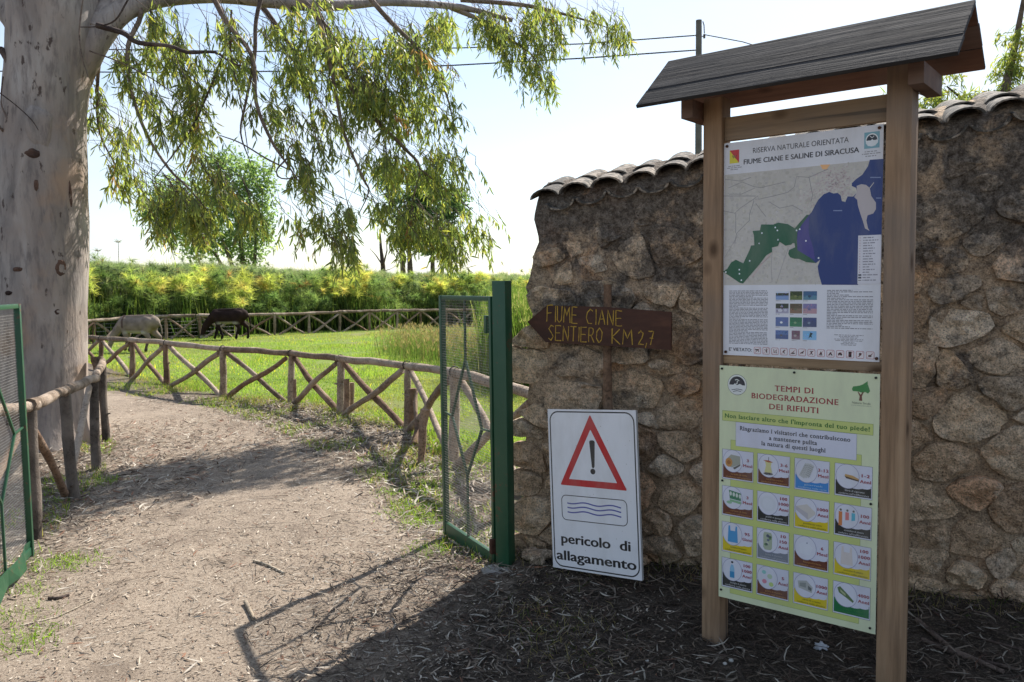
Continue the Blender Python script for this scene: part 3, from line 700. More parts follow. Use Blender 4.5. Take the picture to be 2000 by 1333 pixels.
    for i in range(25):
        v = .692+i*.0069; e = .958 if R.random() > .13 else R.uniform(.74, .9); words(.686, e, v, .0034, (.20,.20,.23))
    for i in range(8): w = R.uniform(.03, .09); words(.82-w, .82+w, .887+i*.0062, .003, (.25,.25,.28))
    # photographs
    ph = [[((.05,.06,.05),(.16,.24,.42),(.55,.6,.7)),((.03,.05,.02),(.11,.15,.05),(.18,.2,.08)),((.05,.12,.24),(.10,.22,.30),(.04,.08,.14))],
          [((.05,.06,.05),(.35,.34,.45),(.15,.13,.2)),((.10,.08,.05),(.22,.14,.10),(.12,.13,.08)),((.20,.19,.36),(.42,.26,.30),(.14,.14,.28))],
          [((.12,.17,.36),(.12,.17,.34),(.7,.72,.75)),((.02,.16,.08),(.03,.20,.10),(.2,.35,.2)),((.07,.09,.2),(.07,.09,.18),(.2,.25,.35))],
          [((.11,.18,.38),(.08,.12,.26),(.12,.12,.14)),((.18,.09,.14),(.22,.14,.18),(.4,.35,.36)),((.20,.42,.66),(.22,.45,.70),(.02,.05,.06))]]
    for r_, (v0, v1) in enumerate(((.697,.736),(.753,.797),(.815,.857),(.875,.915))):
        for c_, (u0, u1) in enumerate(((.361,.445),(.454,.532),(.538,.624))):
            if r_ == 3 and c_ == 1: u0, u1 = .467, .520
            a, b, d = ph[r_][c_]; C_.rect(u0, v0, u1, v1, a, 3); C_.rect(u0, v0+(v1-v0)*.5, u1, v1, b, 4)
            for _ in range(14):
                u, v = R.uniform(u0+.004, u1-.012), R.uniform(v0+.004, v1-.008); C_.ell(u, v, R.uniform(.002, .006), R.uniform(.001, .004), tuple(x*R.uniform(.6, 1.3) for x in R.choice([a, b])), 5, 7)
            um, vm = (u0+u1)/2, (v0+v1)/2
            if (r_, c_) == (3, 2): C_.poly([(um+.005,vm-.014),(um+.02,vm-.010),(um+.012,vm),(um+.016,vm+.01),(um+.004,vm+.006),(um-.006,vm+.014),(um-.002,vm+.002)], d, 6)
            elif (r_, c_) == (0, 0): C_.rect(u0, vm+.004, u1, v1, (.20,.30,.52), 6); C_.rect(u0, v0, u1, v0+.008, d, 6)
            elif (r_, c_) == (1, 0): C_.ell(um-.012, vm+.009, .016, .007, (.55,.55,.62), 6); C_.ell(um+.022, vm+.008, .010, .006, (.5,.5,.6), 6)
            else: C_.ell(um-.004, vm+.003, .009, .005, d, 6)
            words(u0, u0+.03, v1+.003, .0025, (.3,.3,.33))
    # prohibitions
    C_.text("E' VIETATO:", .042, .202, .9790, .0165, blk, 4, .018)
    for i in range(13):
        u = .218+i*(.925-.218)/12; v = .957; red = (.34,.035,.06)
        C_.rrect(u, v, u+.045, v+.031, .005, None, (.66,.62,.64), 3); C_.rrect(u, v, u+.045, v+.031, .005, .0017, red, 4)
        cx, cy = u+.0225, v+.0155; K = (.02,.015,.02)
        def bl(pts, w=.0028): C_.line([(cx+a*.001, cy+b*.001) for a, b in pts], w, K, 5)
        def el(a, b, ra, rb): C_.ell(cx+a*.001, cy+b*.001, ra*.001, rb*.001, K, 5, 12)
        if i == 0: el(0,-3,11,3.5); bl([(-9,0),(-9,7)]); bl([(8,0),(8,7)]); el(-12,-5,4,3)
        elif i == 1: el(3,-9,3,2.4); bl([(2,-6),(4,8)], .005); bl([(-12,-5),(3,-2)])
        elif i == 2: bl([(-8,-9),(-6,3),(2,8)]); bl([(9,-6),(7,6)]); el(10,7,4,2)
        elif i == 3: bl([(6,-8),(-6,0),(6,8)], .004); bl([(0,-4),(0,4)], .004)
        elif i == 4: el(0,6,14,3); bl([(-2,4),(8,-5)])
        elif i == 5: bl([(-11,5),(12,-6)], .004); el(0,2,9,3)
        elif i == 6: bl([(-9,-8),(8,9)]); bl([(9,-9),(-9,8)]); bl([(0,-9),(3,4)])
        elif i == 7: C_.poly([(cx-.009,cy+.005),(cx-.004,cy-.002),(cx,cy-.010),(cx+.005,cy-.002),(cx+.009,cy+.005)], K, 5); bl([(-10,8),(10,8)], .0035)
        elif i == 8: C_.poly([(cx-.014,cy+.008),(cx,cy-.008),(cx+.014,cy+.008),(cx+.004,cy+.008),(cx,cy+.001),(cx-.004,cy+.008)], K, 5)
        elif i == 9: el(-7,1,6,5); el(6,2,6,5); el(0,-3,8,4)
        elif i == 10: C_.rect(cx-.009, cy-.012, cx+.009, cy+.012, K, 5)
        elif i == 11: el(1,-3,8,6); bl([(0,2),(-8,9)])
        else: el(-2,3,10,5); bl([(4,-1),(12,-7)])
        C_.line([(u+.005, v+.027), (u+.040, v+.004)], .0011, red, 6)
    C_.build(mpn, (-W_/2, -.0024, H_/2), M_print)
    for u, v in ((.022,.015),(.978,.015),(.02,.985),(.985,.985)):
        m = MB(); x, z = (u-.5)*W_, (.5-v)*H_; m.tube([(x, -.0045, z), (x, -.009, z)], .007, 8); me = bpy.data.meshes.new('screw'); me.from_pydata([tuple(p) for p in m.v], [], m.f); me.materials.append(M_rust)
        o = bpy.data.objects.new('screw', me); COL.objects.link(o); o.parent = mpn
    # --- lower panel
    W2, H2 = .7237, 1.132; lp = local_box('waste_panel', 0, W2, -.002, .002, 0, H2, M_steelpost, k, 0); lp.location = (.0465+W2/2, -.0545, E_-.406-H2/2)
    D = Canvas(W2, H2); pale = (.55,.60,.40); gy = (.46,.52,.17); K = (.025,.03,.04); red = (.27,.02,.035); olive = (.18,.25,.06)
    D.rect(0, 0, 1, 1, pale, 1)
    D.rect(.080, .312, .905, .974, gy, 2); D.frame(.080, .312, .905, .974, .0012, olive, 3)
    D.ell(.1225, .0775, .066, .0435, K, 2, 40); D.ell(.1225, .0775, .064, .042, (.60,.63,.60), 3, 40)
    D.poly([(.1225+.054*math.cos(a), .0785-.036*math.sin(a)) for a in [PI*kk/18 for kk in range(19)]], K, 4)
    D.poly([(.068,.088),(.082,.078),(.092,.082),(.106,.072),(.122,.080),(.14,.073),(.158,.078),(.178,.088),(.165,.105),(.1225,.117),(.08,.105)], (.60,.63,.62), 5)
    D.line([(.108,.058),(.122,.055),(.136,.060),(.124,.062),(.122,.073),(.113,.074)], .004, (.6,.64,.6), 6)
    for a, b in (((.085,.1),(.16,.098)),((.095,.107),(.15,.105))): D.line([a, ((a[0]+b[0])/2, a[1]-.005), b], .003, K, 6)
    D.text('TEMPI DI', .372, .617, .0915, .0235, red, 4, .020, True)
    D.text('BIODEGRADAZIONE', .221, .766, .1285, .0235, red, 4, .020, True)
    D.text('DEI RIFIUTI', .338, .649, .1675, .0235, red, 4, .020, True)
    gt = (.04,.20,.055)
    D.poly([(.843,.062),(.850,.052),(.87,.050),(.888,.047),(.905,.042),(.921,.034),(.932,.029),(.932,.040),(.941,.055),(.946,.066),(.935,.076),(.918,.070),(.905,.075),(.885,.071),(.866,.070),(.848,.070)], gt, 3)
    D.poly([(.884,.105),(.888,.088),(.876,.072),(.880,.071),(.893,.082),(.906,.070),(.910,.071),(.900,.088),(.903,.105)], (.13,.035,.025), 4)
    D.text('Natura Sicula', .845, .950, .1175, .008, (.15,.17,.13), 4, .01); D.text('www.naturasicula.it', .838, .955, .1255, .0045, (.28,.30,.25), 4)
    D.rect(.021, .190, .968, .2335, gy, 4); D.frame(.021, .190, .968, .2335, .0014, olive, 5)
    D.text("Non lasciare altro che l'impronta del tuo piede!", .037, .950, .2195, .0185, (.03,.14,.03), 6, .028, True)
    D.rect(.115, .2338, .876, .336, (.53,.54,.63), 6); D.frame(.115, .2338, .876, .336, .0009, (.25,.27,.3), 7)
    D.text('Ringraziamo i visitatori che contribuiscono', .143, .839, .2670, .0185, K, 8, .026, True)
    D.text('a mantenere pulita', .339, .642, .2940, .0185, K, 8, .026, True)
    D.text('la natura di questi luoghi', .289, .694, .3195, .0185, K, 8, .026, True)
    brn, blu, yel, gry, grn, dk = (.115,.033,.018), (.025,.20,.52), (.56,.44,.012), (.17,.19,.23), (.012,.135,.045), (.02,.022,.022)
    cards = [[('3 Mesi','torsolo',brn),('3-6 Mesi','apple',brn),('3-12 Mesi','news',blu),('1-2 Anni','cig',dk)],
             [('3 Mesi','milk',brn),('100 1000 Anni','plate',dk),('1000 Anni','foam',yel),('100 Anni','lighter',dk)],
             [('95 Giorni','bagblue',yel),('10 150 Anni','can',gry),('6 Mesi','tissue',brn),('100 1000 Anni','bagwhite',yel)],
             [('100 1000 Anni','bottle',dk),('5 Anni','gum',brn),('1000 Anni','card',yel),('4000 Anni','glass',grn)]]
    cap = [[('torsolo di mela','conferire nell\'organico'),('resti di frutta e verdura','conferire nell\'organico'),('giornali','conferire nella carta'),('filtro di sigaretta','conferire nell\'indifferenziata')],
           [('cartone di latte','conferire nell\'organico'),('piatti e posate','conferire nella plastica'),('polistirolo','conferire nella plastica'),('accendino di plastica','conferire nell\'indifferenziata')],
           [('sacchetto di bioplastica','conferire nell\'organico'),('lattina di alluminio','conferire nell\'alluminio'),('fazzoletto','conferire nell\'organico'),('sacchetto di plastica','conferire nella plastica')],
           [('bottiglia di plastica','conferire nella plastica'),('gomma da masticare','conferire nell\'organico'),('carta di credito','conferire nella plastica'),('bottiglia di vetro','conferire nel vetro')]]
    wc = (.54,.55,.64)
    for r_ in range(4):
        for c_ in range(4):
            u0, u1 = ((.022,.237),(.263,.476),(.504,.721),(.750,.969))[c_]; v0, v1 = ((.354,.482),(.511,.639),(.666,.797),(.822,.951))[r_]
            tx, ic, bc = cards[r_][c_]; w, h = u1-u0, v1-v0
            D.rect(u0, v0, u1, v1, wc, 4); D.frame(u0, v0, u1, v1, .0012, (.12,.14,.12), 8)
            top = [(u0+w*(.03+.94*t), v0+h*(.60+.10*math.sin((t-.25)*PI*1.6)+ .05*t)) for t in [i/12 for i in range(13)]]
            D.poly([(u0+w*.03, v1-h*.045)]+top+[(u0+w*.97, v1-h*.045)], bc, 5)
            D.ell(u0+w*.80, v0+h*.46, w*.30, h*.27, wc, 6, 24) if False else D.poly([(u0+w*.50, v0+h*.40), (u0+w*.96, v0+h*.40), (u0+w*.96, v0+h*.66), (u0+w*.88, v0+h*.695), (u0+w*.78, v0+h*.70), (u0+w*.66, v0+h*.67), (u0+w*.55, v0+h*.60)], wc, 6)
            cx, cy, ru, rv = u0+w*.345, v0+h*.375, w*.30, h*.36
            D.ell(cx, cy, ru*1.05, rv*1.05, (.25,.25,.38) , 7, 32); D.ell(cx, cy, ru*1.01, rv*1.01, (.56,.57,.64), 8, 32)
            def pp(pts, col, lay=9): D.poly([(cx+a*ru, cy+b*rv) for a, b in pts], col, lay)
            def ee(a, b, ra, rb, col, lay=9): D.ell(cx+a*ru, cy+b*rv, ra*ru, rb*rv, col, lay, 14)
            if ic == 'torsolo': pp([(-.7,-.1),(-.2,-.6),(.8,-.5),(.8,.2),(-.1,.6),(-.6,.5)], (.30,.31,.26)); ee(-.42,.15,.38,.42,(.45,.22,.07),10); ee(-.42,.15,.2,.2,(.3,.12,.04),11); pp([(.0,.62),(.8,.2),(.8,.35),(.2,.75)], (.1,.1,.09), 10)
            elif ic == 'apple': pp([(-.35,-.4),(.35,-.4),(.25,.0),(.4,.6),(-.4,.6),(-.25,0)], (.52,.50,.24)); pp([(-.55,-.45),(0,-.3),(.5,-.35),(0,-.5)], (.35,.1,.05), 10); D.line([(cx, cy-.5*rv), (cx+.05*ru, cy-.8*rv)], .002, K, 10); ee(0,.72,.5,.12,(.1,.09,.07),8)
            elif ic == 'news':
                for q in range(3): pp([(-.7+.22*q,.45-.05*q),(-.1+.22*q,-.7),(.35+.2*q,-.5),(-.2+.22*q,.7-.05*q)], (.42,.43,.43), 9+q*2); [D.line([(cx+(-.5+.22*q+.06*a)*ru, cy+(.3-.16*a)*rv), (cx+(-.1+.22*q+.06*a)*ru, cy+(.45-.16*a)*rv)], .0014, (.06,.07,.07), 10+q*2) for a in range(6)]
            elif ic == 'cig': pp([(-.25,-.05),(-.2,-.18),(.45,-.12),(1,.1),(1,.25),(-.1,.12)], (.45,.27,.10)); pp([(-.25,.0),(1,.22),(1,.33),(-.1,.17)], (.06,.04,.03), 10)
            elif ic == 'milk': pp([(-.4,-.7),(.9,-.5),(.9,.2),(-.3,.1)], (.05,.18,.10)); [ee(-.2+.33*a,-.38+.05*a,.13,.2,(.5,.55,.5),10) for a in range(4)]; ee(-.35,.45,.3,.14,(.25,.42,.28),10); pp([(-.3,.15),(.9,.25),(.9,.5),(-.3,.35)], (.2,.38,.22), 10)
            elif ic == 'plate': ee(0,0,.8,.72,(.53,.55,.60)); ee(0,.03,.55,.5,(.55,.57,.62),10)
            elif ic == 'foam': pp([(-.95,-.2),(.1,-.5),(.9,.1),(.9,.3),(.2,.85),(-.95,.1)], (.50,.47,.44)); pp([(-.95,-.2),(.2,.3),(.2,.85),(-.95,.12)], (.40,.38,.40), 10)
            elif ic == 'lighter':
                for q, (a, col_) in enumerate(((-.55,(.52,.18,.06)),(.05,(.55,.17,.17)),(.6,(.08,.38,.50)))): pp([(a-.18,-.35),(a+.14,-.35),(a+.14,.35-.05*q+(.5 if q == 0 else 0)),(a-.18,.35+(.5 if q == 0 else 0))], col_); ee(a,-.5,.1,.1,(.12,.12,.1),10)
            elif ic in ('bagblue', 'bagwhite'): pp([(-.42,-.75),(-.25,-.75),(-.2,-.3),(.3,-.3),(.35,-.75),(.5,-.75),(.6,.75),(-.5,.75)], (.05,.26,.52) if ic == 'bagblue' else (.55,.50,.48))
            elif ic == 'can': pp([(-.35,-.75),(.35,-.75),(.45,-.55),(.45,.6),(.3,.8),(-.3,.8),(-.45,.6),(-.45,-.55)], (.33,.38,.28)); [D.ell(cx+R.uniform(-.3,.3)*ru, cy+R.uniform(-.5,.5)*rv, ru*.15, rv*.12, R.choice([(.15,.25,.12),(.12,.15,.2),(.45,.48,.4)]), 10, 8) for _ in range(9)]
            elif ic == 'tissue': pp([(-.6,-.3),(.1,-.65),(.7,-.1),(.4,.6),(-.5,.5)], (.58,.60,.66)); ee(.15,-.45,.05,.07,(.1,.12,.2),10)
            elif ic == 'bottle': pp([(-.12,-.5),(.12,-.5),(.25,-.1),(.25,.75),(-.25,.75),(-.25,-.1)], (.22,.42,.58)); pp([(-.25,.15),(.25,.15),(.25,.7),(-.25,.7)], (.04,.22,.42), 10); ee(0,-.72,.13,.1,K,10)
            elif ic == 'gum': ee(-.35,-.45,.22,.18,(.22,.48,.46)); ee(.25,-.15,.26,.22,(.40,.50,.36)); ee(-.3,.38,.24,.2,(.55,.20,.27)); ee(.4,.55,.24,.2,(.40,.52,.18))
            elif ic == 'card': pp([(-.7,-.35),(.15,-.5),(.75,.0),(.65,.5),(-.6,.25)], (.36,.37,.36)); pp([(-.5,-.2),(.1,-.3),(.1,.15),(-.5,.1)], (.22,.24,.23), 10); pp([(.3,-.1),(.65,.1),(.6,.35),(.3,.25)], (.12,.13,.13), 10)
            elif ic == 'glass': pp([(-.75,-.5),(-.5,-.65),(.25,-.05),(.75,.40),(.65,.55),(.1,.25),(-.6,-.1)], (.10,.16,.07)); pp([(-.5,-.4),(0,-.1),(0,.1),(-.45,-.2)], (.35,.38,.22), 10)
            parts = tx.split(); n_ = len(parts)
            for i, t_ in enumerate(parts):
                vv = v0+h*(.35+.175*(i+1)-.11*n_+ (.04 if n_ == 2 else 0)); ww = w*(.30 if len(t_) > 3 else (.22 if len(t_) > 2 else .07 if len(t_) == 1 else .16))
                D.text(t_, u0+w*.82-ww/2, u0+w*.82+ww/2, vv, .0125, red, 10, .03, True)
            lc = {brn: (.42,.22,.07), blu: (.35,.50,.62), yel: (.16,.14,.02), gry: (.38,.39,.42), grn: (.04,.20,.05), dk: (.5,.5,.5)}[bc]
            a_, b_ = cap[r_][c_]
            D.text(a_, u0+w*.28, u0+w*.80, v0+h*.83, .0075, lc, 10, .004); D.text(b_, u0+w*.12, u0+w*.92, v0+h*.925, .0075, lc, 10, .004)
    D.build(lp, (-W2/2, -.0024, H2/2), M_print)
    for u, v in ((.018,.013),(.497,.012),(.978,.014),(.024,.491),(.962,.496),(.019,.967),(.97,.979)):
        m = MB(); x, z = (u-.5)*W2, (.5-v)*H2; m.tube([(x, -.0045, z), (x, -.008, z)], .0055, 8); me = bpy.data.meshes.new('screw'); me.from_pydata([tuple(p) for p in m.v], [], m.f); me.materials.append(M_cable)
        o = bpy.data.objects.new('screw', me); COL.objects.link(o); o.parent = lp
kiosk()

# ------------------------------------------------------------------ flood warning sign leaning on the wall
def flood_sign():
    o_ = Vector((.4657, 4.6049, .1041)); X_ = Vector((.79642, -.60053, .07121)); Zv = Vector((-.02163, .08940, .99576)); Zv = (Zv-X_*Zv.dot(X_)).normalized(); Yv = Zv.cross(X_)
    Wd, Hd = .5958, .9439
    s = empty('warning_sign', o_, 'white flood danger sign with red warning triangle, leaning on the stone wall', 'sign')
    s.rotation_euler = Matrix((X_, Yv, Zv)).transposed().to_euler()
    pl = local_box('plate', -Wd/2, Wd/2, 0, .004, 0, Hd, M_steelpost, s, 0)
    for sx in (-1, 1): e_ = local_box('folded_edge', sx*(Wd/2-.003)-.0028, sx*(Wd/2-.003)+.0028, .0045, .019, .001, Hd-.001, M_steelpost, s, 0)
    C = Canvas(Wd, Hd); w_ = (.74,.745,.77); K = (.012,.013,.016); red = (.50,.016,.022)
    C.rect(0, 0, 1, 1, w_, 1); C.rrect(.026, .016, .976, .984, .055, .0075, K, 2)
    def rt(pts, rad):                                           # round the corners of a polygon
        out = []
        for i, p in enumerate(pts):
            a, b = Vector(pts[i-1]), Vector(pts[(i+1) % len(pts)]); p = Vector(p)
            p1 = p+(a-p).normalized()*rad; p2 = p+(b-p).normalized()*rad
            out += [tuple(p1.lerp(p, t).lerp(p.lerp(p2, t), t)) for t in (0, .25, .5, .75, 1)]
        return out
    C.poly(rt([(.496,.030),(.878,.479),(.124,.474)], .014), red, 2); C.poly(rt([(.496,.122),(.772,.438),(.229,.434)], .006), w_, 3)
    C.poly([(.478,.196),(.488,.189),(.512,.187),(.532,.190),(.541,.197),(.530,.345),(.522,.356),(.510,.358),(.499,.352)], K, 4); C.ell(.508, .378, .028, .0175, K, 4)
    C.rrect(.133, .537, .868, .690, .03, .0045, K, 3)
    for i, v0 in enumerate((.585, .612, .640)):
        C.line([(.198+t*.606, v0-.004+.006*math.sin(t*4*PI+.6)-.001*t*0) for t in [k/40 for k in range(41)]], .0075, (.08,.09,.34), 3)
    C.text('pericolo', .110, .675, .836, .062, K, 4, .030); C.text('di', .775, .893, .836, .062, K, 4, .030)
    C.text('allagamento', .048, .948, .943, .062, K, 4, .030)
    R = random.Random(2)
    for _ in range(26): u, v = R.uniform(.04, .96), R.uniform(.03, .97); C.ell(u, v, R.uniform(.001, .004), R.uniform(.001, .0035), (.30,.28,.25), 2, 7)
    C.build(pl, (-Wd/2, -.0024, Hd/2), M_signprint)
flood_sign()

# ------------------------------------------------------------------ brown arrow sign on its stake
def arrow_sign():
    R = random.Random(12)
    sN = (WN*1.0+Vector((-.10, 0, 0))).normalized(); base = wp(onwall(1187, 800)[0], 0, .085); 
    O = Vector((base.x, base.y, H1(base.x, base.y)))
    s = empty('direction_sign', O, 'dark brown wooden arrow board with yellow hand-painted lettering, fixed to a split stake', 'sign')
    def onp(px, py, off=0.0):
        r = ray(px, py); o = O+sN*off; return CAM+r*((o-CAM).dot(sN)/r.dot(sN))
    m, t, b, o_ = newmat('brown stained board'); v = coords(t, (.3,.3,1)); n = nz(t, v, 14, 5, .65)
    lk(t, ramp(t, n, [(.3, (.035,.014,.009)), (.55, (.065,.024,.014)), (.75, (.11,.045,.025))]), b.inputs['Base Color']); b.inputs['Roughness'].default_value = .55; bump(t, b, n, .3, .004); MB_ = m
    out = [(1030,629),(1068,597),(1180,600),(1311,610),(1310,684),(1190,676),(1066,669)]
    fr = [onp(x, y, .062) for x, y in out]; bk = [p-sN*.024 for p in fr]; n_ = len(out)
    f = [tuple(range(n_)), tuple(range(2*n_-1, n_-1, -1))]+[(i, (i+1) % n_, n_+(i+1) % n_, n_+i) for i in range(n_)]
    bd = mk('arrow_board', fr+bk, f, MB_, s, smooth=False)
    # stake: cracked pole behind the board, running down behind the white sign
    top, bot = onp(1188, 556), onp(1186, 800); low = Vector((bot.x, bot.y, O.z-.05))
    pts = [low, low.lerp(bot, .5), bot, bot.lerp(top, .33), bot.lerp(top, .66), top]
    q = MB(); q.tube([p+Vector((R.uniform(-.004,.004), 0, 0)) for p in pts], [.030,.029,.029,.028,.026,.022], 10, True, .35, 4)
    q.build('stake', M_logred, s, smooth=True, auto=50)
    # brush-stroke lettering
    S = {'F': [[(0,0),(0,1)],[(0,0),(.8,-.05)],[(0,.48),(.6,.45)]], 'I': [[(.1,0),(.1,1)]], 'U': [[(0,0),(.03,.85),(.3,1),(.6,.85),(.65,0)]],
         'M': [[(0,1),(.08,0),(.4,.6),(.72,0),(.85,1)]], 'E': [[(.7,0),(0,0),(0,1),(.75,1)],[(0,.5),(.6,.5)]], 'C': [[(.75,.12),(.45,0),(.1,.25),(.02,.6),(.25,.95),(.7,.95)]],
         'A': [[(0,1),(.38,0),(.78,1)],[(.13,.62),(.62,.62)]], 'N': [[(0,1),(0,0),(.65,1),(.68,0)]], 'S': [[(.65,.08),(.3,0),(.03,.25),(.35,.5),(.62,.75),(.35,1),(0,.9)]],
         'T': [[(0,0),(.75,0)],[(.38,0),(.38,1)]], 'R': [[(0,1),(0,0),(.5,.05),(.6,.3),(.4,.5),(0,.52)],[(.25,.52),(.7,1)]], 'O': [[(.4,0),(.08,.25),(.03,.65),(.35,1),(.7,.75),(.75,.3),(.4,0)]],
         'K': [[(0,0),(0,1)],[(.65,0),(.02,.55),(.7,1)]], '2': [[(0,.2),(.3,0),(.6,.2),(.45,.55),(0,1),(.7,1)]], ',': [[(.15,.85),(.0,1.25)]], '7': [[(0,0),(.65,0),(.25,1)],[(.15,.5),(.6,.5)]]}
    v_, f_ = [], []
    H0 = homo([(0,0),(1,0),(1,1),(0,1)], [(1068,597),(1311,610),(1310,684),(1066,669)])
    def place(u, w): q = H0@np.array([u, w, 1]); return onp(q[0]/q[2], q[1]/q[2], .064)
    def word(txt, u, v0, cw, ch, gap=.25):
        for c in txt:
            if c == ' ': u += cw*.8; continue
            wmax = max(p[0] for st in S[c] for p in st)
            for st in S[c]:
                st2 = []
                for i in range(len(st)-1):
                    for t in (0, .34, .67): st2.append((st[i][0]*(1-t)+st[i+1][0]*t, st[i][1]*(1-t)+st[i+1][1]*t))
                st2.append(st[-1])
                P3 = [place(u+x*cw+R.uniform(-.0012,.0012), v0+y*ch+R.uniform(-.008,.008)) for x, y in st2]
                n0 = len(v_)
                for i, p in enumerate(P3):
                    d = (P3[min(i+1,len(P3)-1)]-P3[max(i-1,0)]).normalized(); e = d.cross(sN)*(.0026+R.uniform(-.0008,.0010)); v_.extend([p+e, p-e])
                for i in range(len(P3)-1): a = n0+2*i; f_.append((a, a+1, a+3, a+2))
            u += (wmax+gap)*cw
    word('FIUME', .004, .00, .060, .44); word('CIANE', .325, .04, .068, .40, .30)
    word('SENTIERO', .02, .53, .064, .40, .24); word('KM', .535, .53, .093, .40, .22); word('2,7', .745, .54, .063, .36, .2)
    M_y = plain('yellow brush paint', (.50,.31,.04), .5, 0, .45, 60, 0)
    mk('lettering', v_, f_, M_y, bd, smooth=False)
arrow_sign()

# ------------------------------------------------------------------ green metal gate leaves
def gate(name, A, B, zt, zb, label, post=None, hinge_side='B', latch=None, bent=False):
    """leaf in the vertical plane from free end A to hinge end B (ground points)"""
    A = Vector((A.x, A.y, 0)); B = Vector((B.x, B.y, 0)); U_ = (B-A); Lg = U_.length; U_.normalize(); N_ = Vector((U_.y, -U_.x, 0)); Zv = Vector((0, 0, 1))
    g = empty(name, A, label, 'gate', 'green gate leaves')
    def q(s, z, o=0.0): return A+U_*s+N_*o+Zv*z
    def bar(nm, s0, z0, s1, z1, w, t, off=0, mat=M_green, bev=.002):
        a, b = q(s0, z0, off), q(s1, z1, off); d = (b-a); L = d.length; d.normalize(); n = d.cross(N_).normalized()
        m = MB(); m.box((a+b)/2, d*L/2, n*w/2, N_*t/2, bev); return m.build(nm, mat, g, auto=50, smooth=True)
    bar('stile', .018, zb, .018, zt, .036, .036); bar('stile', Lg-.016, zb, Lg-.016, zt, .03, .03)
    bar('top_rail', .037, zt-.014, Lg-.032, zt-.014, .028, .03)
    if bent:                                                        # buckled kick plate
        m = MB(); n = 9; v = []; f = []
        for i in range(n):
            s = .0+i/(n-1)*(Lg-.02); d = .018*math.sin(i*1.9)+(.03 if i < 2 else 0); h = .05+.018*math.sin(i*2.3)
            v += [q(s, zb-.01+(.09-h)*.2, d-.03), q(s, zb+.105+.01*math.sin(i*1.3), d*.4-.022), q(s, zb+.105+.01*math.sin(i*1.3), d*.4-.018), q(s, zb-.01, d-.026)]
        for i in range(n-1):
            for k in range(4): a = 4*i+k; b = 4*i+(k+1) % 4; f.append((a, b, b+4, a+4))
        f += [(3,2,1,0), tuple(4*(n-1)+k for k in range(4))]
        mk('kick_plate', v, f, M_green, g, smooth=False)
        bar('bottom_rail', .037, zb+.04, Lg-.032, zb+.04, .05, .02)
    else: bar('bottom_rail', .037, zb+.045, Lg-.032, zb+.045, .09, .03)
    H_ = zt-zb; c = Lg*.49; zs = zb+H_*.745; ze = zb+H_*.30; zm = zb+H_*.50
    bar('centre_bar', c, zt-.025, c, zs, .017, .014); bar('centre_bar', c, ze, c, zb+.09, .017, .014)
    for sgn, zmm in ((-1, zm+.02), (1, zm)):
        sa = c+sgn*Lg*.29
        bar('diamond_bar', c+sgn*.008, zs, sa, zmm, .017, .015); bar('diamond_bar', sa, zmm, c+sgn*.006, ze, .017, .015)
        se = .037 if sgn < 0 else Lg-.032
        bar('link_bar', se, zmm+.01, sa, zmm, .012, .012)
    # welded wire mesh: geometry too fine to pick apart wire by wire
    R = random.Random(4); V = []; T = []
    def wire(a, b, r, seg=1):
        d = (b-a).normalized(); e = d.cross(N_).normalized(); pts = [a.lerp(b, k/seg)+N_*R.uniform(-.002,.002)*(seg > 1) for k in range(seg+1)]
        n0 = len(V)
        for p in pts:
            for k in range(3): t_ = 2*PI*k/3; V.append(tuple(p+e*math.cos(t_)*r+N_*math.sin(t_)*r))
        for i in range(seg):
            for k in range(3): x0, x1 = n0+3*i+k, n0+3*i+(k+1) % 3; T.append((x0, x1, x1+3)); T.append((x0, x1+3, x0+3))
    z = zb+.09
    while z < zt-.02: wire(q(.03, z+R.uniform(-.001,.001), .013), q(Lg-.03, z+R.uniform(-.002,.002), .013), .0011, 5); z += .0175
    s = .036
    while s < Lg-.03: wire(q(s, zb+.085, .0155), q(s, zt-.02, .0155), .0007); s += .021
    w = tri_mesh('wire_mesh', V, T, M_wire, g, origin=A); w['kind'] = 'stuff'
    if post:
        pc_, hw, top_, yaw = post; cx, sx = math.cos(yaw), math.sin(yaw); ax = Vector((cx, sx, 0)); ay = Vector((-sx, cx, 0))
        m = MB(); m.box(Vector((pc_.x, pc_.y, top_/2-.06)), ax*hw, ay*hw, Zv*(top_/2+.06), .004); m.build('gate_post', M_green, g, auto=50, smooth=True)
    return g, q, bar, U_, N_
GA = G(870, 1042, .02); GB = G(974, 1103, .02)
post_c = G(975, 1126, 0)+Vector((.040, .037, 0))
gR, qR, barR, UR, NR = gate('metal_gate', GA, Vector((post_c.x-.058, post_c.y+.050, 0)), ztop(853, 577, GA).z, .02,
    'narrow green metal gate leaf with square post beside the stone wall', post=(post_c, .044, ztop(975, 549, post_c).z, math.radians(-27)))
m = MB(); c = ztop(953, 634, post_c-Vector((.08,0,0))); m.box(c+Vector((.0,.0,0)), UR*.018, NR*.022, Vector((0,0,.055)), .004); m.build('latch_box', M_green, gR, auto=50, smooth=True)
m = MB(); c = ztop(965, 1067, post_c-Vector((.06,-.03,0))); m.box(c, UR*.016, NR*.026, Vector((0,0,.045)), .003); m.build('hinge', M_rust, gR, auto=50, smooth=True)
m = MB(); R_ = random.Random(1)
v = []; n_ = 12
for lev, (r, z) in enumerate(((.15,-.05),(.135,.014),(.09,.026))):
    for k in range(n_):
        a = 2*PI*k/n_; rr = r*(1+.22*noise.noise(Vector((math.cos(a)*2, math.sin(a)*2, 3)))); v.append(post_c+Vector((math.cos(a)*rr*1.1, math.sin(a)*rr*.75-.03, z+H1(post_c.x, post_c.y)*.5)))
f = [(a*n_+k, a*n_+(k+1)%n_, (a+1)*n_+(k+1)%n_, (a+1)*n_+k) for a in range(2) for k in range(n_)]+[tuple(2*n_+k for k in range(n_))]
